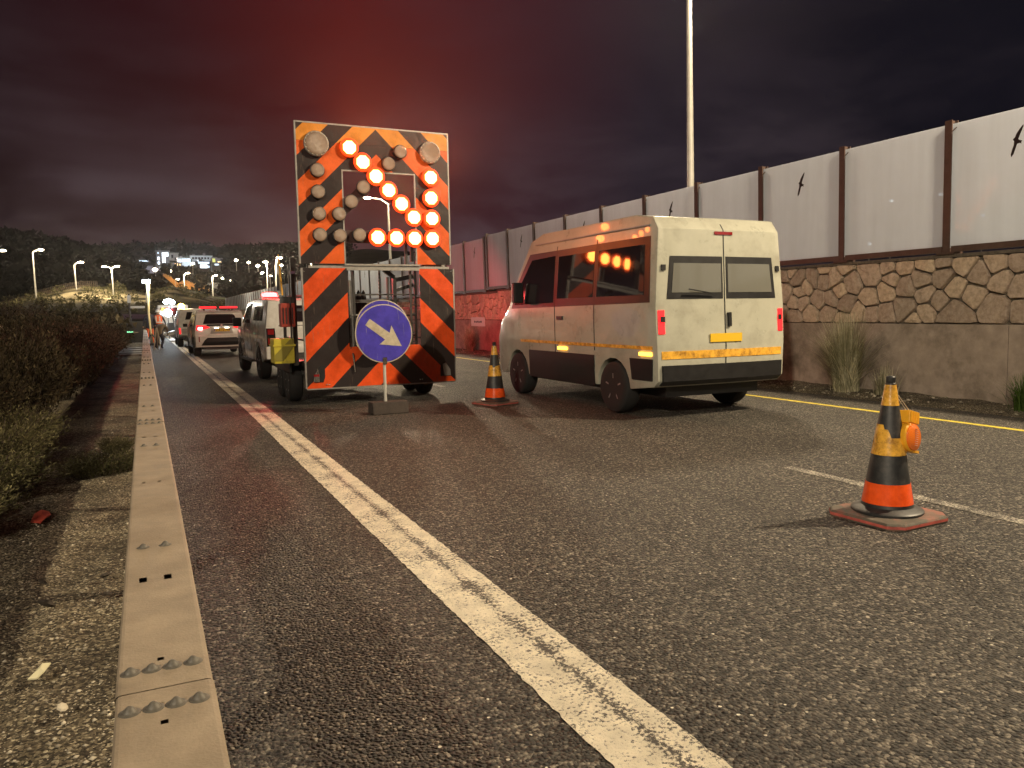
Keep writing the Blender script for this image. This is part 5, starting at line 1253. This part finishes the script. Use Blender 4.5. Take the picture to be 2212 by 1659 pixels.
ED = [('pelvis','spine'),('spine','chest'),('chest','neck'),('neck','head'),('chest','sl'),('sl','el'),('el','wl'),('wl','hl'),('chest','sr'),('sr','er'),('er','wr'),('wr','hr'),
      ('pelvis','pl'),('pl','kl'),('kl','al'),('al','tl'),('pelvis','pr'),('pr','kr'),('kr','ar'),('ar','tr')]
stand = dict(pelvis=(0,0,.98,.15,.8),spine=(0,0,1.15,.14,.8),chest=(0,.01,1.36,.165,.75),neck=(0,.01,1.53,.06),head=(0,.03,1.66,.10),sl=(-.19,0,1.44,.07),el=(-.27,.03,1.17,.05),wl=(-.27,.12,.95,.035),hl=(-.27,.15,.87,.04),
     sr=(.19,0,1.44,.07),er=(.30,.04,1.20,.05),wr=(.34,.16,1.0,.035),hr=(.34,.2,.93,.04),pl=(-.10,0,.90,.10),kl=(-.12,.02,.50,.07),al=(-.12,0,.10,.05),tl=(-.12,.16,.04,.04),pr=(.10,0,.90,.10),kr=(.13,.05,.50,.07),ar=(.14,.02,.10,.05),tr=(.15,.18,.04,.04))
bend = dict(stand); bend.update(pelvis=(0,0,.80,.16,.8),spine=(0,.12,.92,.15,.8),chest=(0,.32,1.05,.17,.75),neck=(0,.46,1.13,.06),head=(0,.58,1.15,.10),sl=(-.18,.36,1.08,.07),el=(-.22,.45,.82,.05),wl=(-.16,.55,.62,.035),hl=(-.15,.58,.55,.04),
     sr=(.18,.36,1.08,.07),er=(.24,.48,.84,.05),wr=(.16,.60,.66,.035),hr=(.14,.64,.60,.04),pl=(-.10,0,.75,.10),kl=(-.14,.22,.42,.07),al=(-.14,0,.10,.05),tl=(-.14,.16,.04,.04),pr=(.10,0,.75,.10),kr=(.15,.2,.42,.07),ar=(.15,-.02,.10,.05),tr=(.15,.14,.04,.04))
person((.66, 45.5, 0), R(-6), 'worker in a white helmet and orange reflective vest, seen from behind', (stand, ED))
person((.22, 44.0, 0), R(20), 'worker in a dark shirt and orange trousers standing beside the guardrail', (stand, ED), False, False, M['cloth_dark'], M['vest'])
person((.50, 38.0, 0), R(-30), 'worker in brown clothes bending down just ahead of the guardrail', (bend, ED), False, False, M['cloth_brown'], M['cloth_dark'], .95)

# ------------------------------------------------------------------ work zone beyond the vehicles
mast = empty('light_mast', (.28, 42.5, 0), 0, 'slender pale mast with a glaring white lamp at its top beside the guardrail', 'light mast')
mt = atY(318, 609, 42.5)
hh = mt.z
MB().tube([(0, 0, 0), (-.08, 0, hh*.5), (mt.x-.28+.03, 0, hh)], [.05, .05, .10], 10).build('mast_tube', mat('pale_yellow_paint', (.75, .66, .38), .5), mast, smooth=True)
MB().cbox((mt.x-.28-.05, -.06, hh+.02), (.34, .10, .16)).build('lamp_head', M['flood'], mast, bevel=.02)
MB().box(-.35, .35, -.4, .4, .02, .12).bar((-.3, -.3, .1), (0, 0, .6), .05).bar((.3, -.3, .1), (0, 0, .6), .05).build('stand', M['steel_dark'], mast)
for k, (x, z0, z1) in enumerate(((.14, 1.9, 3.1), (.30, 2.3, 3.3), (-.42, 1.8, 2.9))):
    pass
fl = empty('flood_tower', (2.0, 58, 0), 0, 'tower of twin blue-white flood lamps glaring behind the workers', 'light tower')
a = atY(357.6, 652, 58); c = atY(372.5, 653, 58)
MB().bar((0, 0, 0), ((a.x+c.x)/2-2.0, 0, a.z-.1), .09).bar((a.x-2.0, 0, a.z-.15), (c.x-2.0, 0, c.z-.15), .07).box(-.6, .6, -.5, .9, .25, 1.0).build('tower_frame', M['steel_dark'], fl)
for p in (a, c, c+Vector((-.22, 0, .12))): MB().lathe([(.12, 0), (.15, .08)], (p.x-2.0, 0, p.z), 'y', 16).build('flood_lamp', M['flood'], fl)
f2 = atY(362.6, 676, 54)
fl2 = empty('work_lamp', (f2.x, 54, 0), 0, 'lower blue-white work lamp below the twin flood lamps', 'work lamp')
MB().bar((0, 0, 0), (0, 0, f2.z-.1), .06).build('stand', M['steel_dark'], fl2); MB().lathe([(.20, 0), (.24, .08)], (0, 0, f2.z), 'y', 16).build('lamp_head', M['flood'], fl2)
point('flood_glow_light', (2.0, 57.5, a.z), 320, (.80, .92, 1), .3, parent=None)
point('mast_lamp_light', (mt.x, 42.2, hh+.1), 300, (.9, .95, 1), .2)
point('work_lamp_light', (f2.x, 53.5, f2.z), 140, (.82, .92, 1), .2)
# work truck, machine, barrier boards
wt = empty('work_truck', (1.95, 60, 0), 0, 'pale flatbed truck lit blue-white beyond the workers', 'truck')
MB().box(-1.05, 1.05, 3.2, 5.0, .6, 2.3).build('cab', M['white_car'], wt, bevel=.08)
MB().box(-.85, .85, 3.17, 3.2, 1.5, 2.1).build('cab_window', M['glass'], wt)
MB().box(-1.15, 1.15, 0, 3.1, .85, 1.02).build('flatbed', M['steel'], wt); MB().box(-1.15, 1.15, -.03, 0, .70, 1.02).build('tail_board', M['white_car'], wt)
for x in (-.9, .9):
    MB().lathe([(.2, .12), (.42, .12), (.44, 0), (.42, -.12), (.2, -.12)], (x, .8, .44), 'x', 20).build('wheel', M['tyre'], wt); MB().lathe([(.2, .12), (.42, .12), (.44, 0), (.42, -.12), (.2, -.12)], (x, 4.2, .44), 'x', 20).build('wheel', M['tyre'], wt)
ml_ = empty('paving_machine', (3.05, 52, 0), 0, 'brown and orange road-milling machine between the flood lamps and the white pick-up', 'machine')
MB().box(-.75, .75, 0, 2.6, .7, 1.55).build('hull', M['red_box'], ml_, bevel=.05); MB().box(-.5, .5, .8, 1.9, 1.55, 1.75).build('seat_deck', M['steel_dark'], ml_)
MB().box(-.8, -.5, -.1, 2.4, .02, .6).box(.5, .8, -.1, 2.4, .02, .6).build('track', M['tyre'], ml_); MB().bar((-.6, -.1, .75), (-2.2, -1.6, .35), .10).bar((-.3, -.1, .75), (-1.9, -1.6, .30), .08).build('conveyor', M['steel'], ml_)
hp = empty('asphalt_board', (1.35, 47.5, 0), 0, 'low pale-blue lit plate lying across the lane behind the workers', 'board'); MB().box(-.1, 2.6, -.2, .6, .01, .07).build('plate', M['house_blue'], hp)
tp = empty('tripod_stand', (.45, 36.5, 0), 0, 'pale tripod stand beside the guardrail in front of the bending worker', 'stand')
MB().bar((-.16, 0, .0), (-.02, .1, .95), .04).bar((.12, 0, 0), (.02, .1, .95), .04).bar((0, .35, 0), (0, .12, .95), .04).build('legs', M['white_sign'], tp)
dr = empty('utility_rig', (-.15, 46.8, 0), 0, 'dark upright rig with pale fittings left of the light mast', 'machine')
MB().box(-.75, .25, -.3, .5, .05, 1.2).box(-.60, -.50, -.1, 0, 1.2, 2.7).box(.30, .40, -.1, 0, .3, 2.9).build('frame', M['steel_dark'], dr, bevel=.02); MB().box(-.5, .2, -.33, -.30, 1.9, 2.02).box(.28, .42, -.14, -.1, 2.2, 2.75).box(-.64, -.46, -.13, -.10, 2.2, 2.6).build('pale_fitting', M['house_blue'], dr)
gb = MB().cbox((0, 0, 0), (.22, .1, .05)).build('indicator', emis('green_glow', (.3, 1, .5), 1.4)); 
gq = atY(281, 717, 34.5); gb.location = (gq.x, 34.5, gq.z); tag(gb, 'small pale green light in the bushes left of the far guardrail', 'light')

# ------------------------------------------------------------------ street lamps
def lamp_post(name, x, y, z0, ztop, heads, label, power=0, r_=.10, hr=.30, group=None, mh=None):
    t = empty(name, (x, y, z0), 0, label, 'street lamp', group); t.rotation_euler = (0, -.018, 0); h = ztop-z0
    MB().tube([(0, 0, -.3), (0, 0, h*.5), (0, 0, h)], [r_, r_*.8, r_*.55], 10).build('pole', M['pole'], t, smooth=True)
    for (dx, dz) in heads:
        MB().tube([(0, 0, h-.05), (dx*.35, 0, h+dz*.75), (dx*.92, 0, h+dz)], [r_*.5, r_*.4, r_*.35], 8).build('arm', M['pole'], t, smooth=True)
        q = MB().lathe([(.02, hr*.38), (hr*.7, hr*.26), (hr, 0), (hr*.72, -hr*.22), (.02, -hr*.28)], n=16).build('luminaire', mh or M['lamp_head'], t, smooth=True, loc=(dx, 0, h+dz))
        if power:
            point('lamp_or_fill_light', (x+dx, y, ztop+dz-.45), power, WARM, .25)
    return t
# the lamp row behind the noise barrier that lights the road, plus added fill lights
lamp_post('street_lamp', 12.35, 15.5, -.2, 9.3, [(.25, .35)], 'tall pale lamp pole behind the noise barrier, its head above the picture', 0, .11, .26)
LAMPS = [((12.6, 15.3, 9.45), .50), ((12.6, 1.6, 9.45), 1.8), ((12.4, 40.8, 8.9), 1.1), ((-10.5, -8.6, 10.), .45)]  # last entry is an added fill light, behind the camera on the left
for (p, k) in LAMPS:
    point('lamp_or_fill_light', p, STREET*k, WARM, .14 if (p[0] > 0 and p[1] < 10) else .5)
o = point('lamp_or_fill_light', (-10.5, -8.6, 10.), STREET*2.1, (1, .86, .66), .3, 'SPOT', spot=50); o.rotation_euler = (Vector((10.8, 11, 1.6))-Vector((-10.5, -8.6, 10.))).to_track_quat('-Z', 'Y').to_euler(); o.data.spot_blend = .9  # added fill spot from behind the camera, aimed to brighten the stone wall
a = atY(843, 440, 41); lamp_post('street_lamp', a.x, 41, -.2, a.z, [(atY(799, 427, 41).x-a.x, atY(799, 427, 41).z-a.z)], 'lamp pole seen through the open middle of the arrow board', 0, .09, .20)
def post_px(u0, vt, ub, vb, Y, heads, label, power=0, hr=.34, r_=.10):
    a = atY(ub, vb, Y); b_ = atY(u0, vt, Y); hs = []
    for (hu, hv) in heads: q = atY(hu, hv, Y); hs.append((q.x-b_.x, q.z-b_.z))
    t = lamp_post('street_lamp', a.x, Y, a.z, b_.z, hs, label, 0, r_, hr)
    t.rotation_euler = (0, math.atan2(b_.x-a.x, b_.z-a.z), 0)
    if power:
        for (hu, hv) in heads: q = atY(hu, hv+4, Y-.5); point('lamp_or_fill_light', q, power, WARM, .4)
post_px(70.4, 545, 79, 654, 140, [(88, 540)], 'leftmost full street lamp pole, standing over the lit dirt track', 2200, .42, .13)
post_px(-13, 546, -3, 668, 138, [(5, 541.5)], 'street lamp head glowing at the very left frame edge', 2000, .50, .13)
post_px(160, 572, 166.7, 640, 146, [(174.6, 567)], 'second street lamp, rising behind the crest of the embankment', 2300, .45, .13)
post_px(241, 580, 246.4, 651, 134, [(225, 576), (253, 575.5)], 'double-headed street lamp on the green end of the embankment', 3000, .36, .12)
post_px(397, 595, 399.5, 650, 160, [(406, 590)], 'street lamp right of the light mast, in front of the dark hill', 3600, .34, .11)
post_px(458, 599, 461, 652, 165, [(466, 595)], 'street lamp in front of the far end of the noise barrier', 3600, .34, .11)
post_px(379, 603, 379, 622, 205, [(384, 603)], 'short lamp glowing before the orange-lit quarry face', 0, .40, .10)
post_px(510, 606, 511, 632, 230, [(500, 606), (517, 605)], 'small double lamp above the dark slope left of the red beacon', 0, .45, .12)
post_px(577, 580, 579, 690, 92, [(573, 566)], 'lamp on a tall pole over the noise barrier, left of a brighter twin', 3600, .28, .09)
post_px(595, 572.6, 598, 694, 80, [(603, 557)], 'brightest far lamp on a tall pole left of the trailer', 3600, .30, .09)
post_px(672, 540, 673, 700, 58, [(668, 532)], 'added lamp pole hidden behind the chevron board, lighting the far barrier panels', 4200, .22, .08)  # unseen lamp added to brighten the far part of the noise barrier
post_px(583, 592, 584, 620, 190, [(585, 596)], 'thin lamp pole between the two tall ones over the barrier', 0, .36, .10)
# small distant lights of the town
tiny = ['tiny lamp left of the tall lamp poles over the barrier, uppermost there', 'tiny lamp just below the uppermost one left of the tall poles',
 'tiny lamp under the brightest far lamp', 'tiny lamp right of the tall twin poles, in the middle of the cluster', 'tiny lamp at the right end of the cluster by the trailer', 'tiny lamp low on the slope just above the barrier by the trailer',
 'faint tiny lamp above the small white cabin', 'lone tiny cool lamp between the bright mast and the villa', 'tiny yellowish lamp beside the lilac house', 'tiny lamp on the empty dark slope right of the white apartment block',
 'tiny lamp low beside the thin lamp pole', 'tiny lamp high on the dark slope right of the apartment block', 'tiny lamp under the wide white apartment block', 'tiny lamp highest above the cluster by the trailer', 'tiny lamp half behind the trailer side post']
for k, (u, v, s) in enumerate(((557, 574, .5), (567, 590, .5), (603, 587, .42), (610, 593, .4), (621, 587, .5), (618, 600, .5), (481, 601, .35), (373, 585.5, .6), (335, 582.5, .6), (510, 562, .45), (585, 612, .35), (537, 567, .4), (416, 569.5, .4), (608, 573, .4), (632, 577, .4))):
    Y = 300; p = atY(u, v, Y); z0 = hz1(p.x, Y)
    t = empty('street_lamp', (p.x, Y, min(z0, p.z-2)), 0, tiny[k], 'street lamp', 'tiny lamps on the far hillside')
    h = p.z-t.location.z; MB().tube([(0, 0, 0), (0, 0, h-.2)], [.12, .08], 6).build('pole', M['pole'], t); MB().lathe([(.1, s), (s*1.3, .3*s), (s*1.3, -.4*s), (.1, -s)], n=10).build('luminaire', M['lamp_head'], t, loc=(0, 0, h), smooth=True)

M['panel_lamp'] = emis('distant_cool_lamp', (.75, .88, 1), 4)
# lights of the district beyond the noise barrier, showing dimly through its panels
for (u, v, lab) in ((1926, 434, 'white lamp showing through the second clear panel from the right edge'), (2032, 420, 'bluish lamp showing through the panel beside the rightmost barrier post'), (1815, 516, 'blurred white lamp low behind the barrier post above the masonry'), (1878, 527, 'small warm lamp low behind the second panel from the right'), (2123, 465, 'faint lamp behind the rightmost panel under the bird silhouette')):
    p = atY(u, v, 62); t = empty('street_lamp', (p.x, 62, -1.2), 0, lab, 'street lamp')
    MB().tube([(0, 0, 0), (0, 0, p.z+1.1)], [.10, .07], 6).build('pole', M['pole'], t); MB().lathe([(.06, .16), (.24, .06), (.24, -.06), (.06, -.16)], n=10).build('luminaire', M['panel_lamp'], t, loc=(0, 0, p.z+1.2), smooth=True)

# ------------------------------------------------------------------ houses on the hill
def house(u0, u1, v0, v1, Y, wall_m, wins, label, flat=True, extra=None, name='house'):
    a = atY(u0, v1, Y); c = atY(u1, v0, Y); w = c.x-a.x; h = c.z-a.z; d = max(7, w*.6)
    t = empty(name, (a.x, Y, a.z), 0, label, 'house')
    MB().box(0, w, 0, d, -5, h-.35).build('wall', wall_m, t)
    MB().box(-.3, w+.3, -.3, d+.3, h-.349, h).build('roof', M['concrete_far'] if wall_m is not M['house_dark'] else M['house_dark'], t)
    for (x0, x1, z0, z1, m_) in wins:
        fr = MB(); X0, X1, Z0_, Z1_ = x0*w, x1*w, z0*h, z1*h; e_ = .12
        fr.box(X0-e_, X1+e_, -.10, -.02, Z0_-e_, Z0_).box(X0-e_, X1+e_, -.10, -.02, Z1_, Z1_+e_).box(X0-e_, X0, -.10, -.02, Z0_, Z1_).box(X1, X1+e_, -.10, -.02, Z0_, Z1_)
        nb = max(1, int((X1-X0)/1.6))
        for k in range(1, nb): xx = X0+(X1-X0)*k/nb; fr.box(xx-.05, xx+.05, -.095, -.03, Z0_, Z1_)
        wdw = fr.build('window', M['house_dark'], t); MB().box(X0, X1, -.06, -.03, Z0_, Z1_).build('pane', m_, wdw)
    for k in range(int(w//5)): MB().box(1.2+k*5, 2.4+k*5, 2, 3.4, h+.001, h+.9+.5*(k % 2)).build('water_tank', M['house_dark'], t)
    if extra: extra(t, w, h)
    return t
G, Hh, Wm, Gl = M['town_cool'], M['town_hot'], M['town_warm'], M['glass']
def cols(t, w, h):
    for k in range(5): MB().box(w*(.05+.2*k), w*(.05+.2*k)+.5, -2.2, -1.7, 0, h-.4).build('column', M['house_dark'], t)
    MB().box(-.5, w+.5, -2.6, -.32, h-.348, h-.05).build('canopy', M['house_dark'], t)
house(277, 337, 541, 551, 505, M['house_dark'], [(.1+.2*k, .22+.2*k, .2, .6, M['glass']) for k in range(4)], 'long dark flat-roofed building on the ridge at the left end of the town', extra=cols)
house(299, 322, 558, 578, 430, M['house_dark'], [(.1, .9, .35, .78, G)], 'dark house with one wide pale-blue lit window')
house(338, 365, 541, 575, 420, M['house_dark'], [(.12, .24, .12, .28, Hh), (.12, .26, .40, .58, Hh), (.12, .22, .78, .88, G)]+[(x, x+.06, .20, .86, Hh) for x in (.46, .55, .64)]+[(.72, .92, .62, .88, Hh)], 'tall building with glaring white stair windows', name='apartment_building')
house(366, 385, 546, 566, 440, M['house'], [(.25, .42, .45, .75, Gl), (.6, .8, .2, .5, Gl)], 'beige house right of the bright stair windows')
house(358, 377, 533, 547, 490, M['house_dark'], [(.2, .4, .3, .6, Gl)], 'dark roof-top house on the skyline above the beige one')
house(386, 407, 534, 556, 495, M['house_dark'], [(.2, .4, .5, .7, Gl)], 'dark block on the skyline above the pale blue building')
house(384, 412, 557, 569, 420, M['house_blue'], [(.06, .28, .2, .72, G), (.34, .94, .25, .8, G)], 'low pale building washed in blue-green light')
house(412, 458, 552, 571, 430, M['house_blue'], [(.08+.14*k, .16+.14*k, .60, .78, Gl) for k in range(6)]+[(.30, .62, .25, .42, Gl)], 'wide white apartment block with dim windows', name='apartment_building')
house(458, 468, 556, 569, 425, M['house_dark'], [(.1, .7, .2, .8, emis('yellow_window', (.75, .8, .2), .8))], 'narrow house with a yellow-lit wall right of the white block')
house(468, 480, 558, 570, 420, M['house_dark'], [(.2, .8, .1, .45, Wm)], 'small house with a warm lit terrace beyond the white block')
house(308, 329, 574, 592, 350, M['house_blue'], [(.2, .7, .2, .45, Gl)], 'pale lilac house lit from below, left of the bright lamp mast')
house(329, 358, 578, 603, 345, M['house'], [(.15+.25*k, .25+.25*k, .3, .55, Gl) for k in range(3)], 'grey house stepping down the slope right of the lilac one')
house(376, 392, 567, 578, 400, M['house_dark'], [(.1, .28, .2, .8, Wm), (.42, .52, .35, .8, Wm), (.72, .86, .3, .75, Wm)], 'small dark house with three warm lit windows')
house(425, 455, 564, 580, 360, M['house_dark'], [(.12, .9, .62, .9, G), (.25, .75, .08, .50, Hh), (.80, .9, .1, .4, G)], 'villa with two floors of bright bluish windows')
house(458, 476, 567, 576, 370, M['house_blue'], [(.3, .8, .3, .7, G)], 'pale house with a lit balcony right of the bright villa')
house(448, 473, 611, 626, 222, M['house_blue'], [(.1, .3, .3, .6, Gl)], 'small white cabin lit by lamps above the dark slope', name='cabin')
lt = atY(470, 612, 217); point('cabin_light', (lt.x, 214, lt.z+2), 900, (.95, 1, .85), .5)
# quarry face lit orange
def quarry():
    us = np.linspace(352, 452, 60); V = []; F = []
    for i, u in enumerate(us):
        vt = np.interp(u, [352, 358, 372, 385, 398, 420, 452], [590, 593, 600, 612, 604, 612, 617])+nr.uniform(-1.5, 1.5); vb = np.interp(u, [352, 372, 390, 400, 452], [596, 612, 632, 624, 630])
        for j, t in enumerate((0, .33, .66, 1)): p = atY(u, vt+(vb-vt)*t, 212+2*(1-t)+nr.uniform(-.5, .5)); V.append(tuple(p))
    for j in range(4): pass
    n = len(us)
    for i in range(n-1):
        for j in range(3): F.append((i*4+j, i*4+j+1, i*4+j+5, i*4+j+4))
    o = npmesh('quarry_face', V, F, M['orange_wall']); o['kind'] = 'structure'
quarry()
for u in (365, 385, 405, 430): q = atY(u, 603, 206); point('quarry_light', q, 800, (1, .50, .14), .5)
for u, v, Y, p, c in ((350, 566, 412, 1500, (.8, .9, 1)), (398, 560, 412, 1200, (.7, 1, .95)), (435, 560, 420, 2200, (.85, .92, 1)), (315, 590, 343, 700, (.8, .75, 1)), (345, 600, 338, 500, (1, .9, .9)), (378, 562, 430, 900, (1, .9, .8))):
    q = atY(u, v, Y-8); point('town_light', (q.x, Y-8, q.z+1), p*3.5, c, 1)
# fence along the lit track
fe = empty('track_fence', (0, 0, 0), 0, 'thin post-and-rail fence along the edge of the lit dirt track', 'fence')
prev = None
for k in range(34):
    u = 78+k*4.0; v = np.interp(u, [74, 134, 187, 213], [645, 628, 618, 616]); p = atY(u, v, 149.5); z = hz1(p.x, 149.5)
    o = MB().box(p.x-.05, p.x+.05, 149.44, 149.56, z-.3, z+.9).build('post', M['bark'], fe)
    if prev: MB().bar((prev[0], 149.5, prev[1]+.92), (p.x, 149.5, z+.92), .04).build('rail', M['bark'], fe)
    prev = (p.x, z)

BEAM = 9500
# light thrown by the arrow lamps, brake lamps and beacon (each lamp's own output)
for (cx_, cy_) in ((760, 430), (1140, 850), (1494, 800), (1240, 1250)):      # the lamps throw a beam back along the road
    p = P3(cx_, cy_); tgt = Vector((.0, -1, 6.4)); d_ = (tgt-p).normalized()
    o = point('arrow_beam', p+Vector((0, -.12, 0)), BEAM, (1, .13, .03), .12, 'SPOT', spot=44); o.rotation_euler = d_.to_track_quat('-Z', 'Y').to_euler(); o.data.spot_blend = 1
point('beacon_light', (2.95, 18.4, 2.25), 300, (1, .07, .07), .08)
o = point('beacon_beam', (3.15, 18.6, 2.2), 2400, (1, .07, .08), .1, 'SPOT', spot=46); o.rotation_euler = (Vector((10.8, 26.8, .5))-Vector((3.15, 18.6, 2.2))).to_track_quat('-Z', 'Y').to_euler()
point('amber_light', (1.75, 40.3, 2.2), 60, (1, .6, .1), .08)

# ------------------------------------------------------------------ damp night air
HAZE = .00017
if HAZE:
    hz_ = MB().box(-1000, 1750, -90, 1600, -20, 95).build('haze', [], None); hz_['kind'] = 'stuff'
    m = bpy.data.materials.new('night_air'); m.use_nodes = True; t = m.node_tree; t.nodes.clear()
    v = N(t, 'ShaderNodeVolumePrincipled'); v.inputs['Color'].default_value = (.9, .9, .9, 1); v.inputs['Density'].default_value = HAZE; v.inputs['Anisotropy'].default_value = .78
    o = N(t, 'ShaderNodeOutputMaterial'); L(t, v.outputs[0], o.inputs['Volume']); hz_.data.materials.append(m)
# faint moonlight
sd_ = bpy.data.lights.new('moon', 'SUN'); sd_.energy = .012; sd_.angle = R(.5); sd_.color = (.75, .8, 1)
so = bpy.data.objects.new('moon', sd_); COL.objects.link(so); so.rotation_euler = (R(50), 0, R(-60))
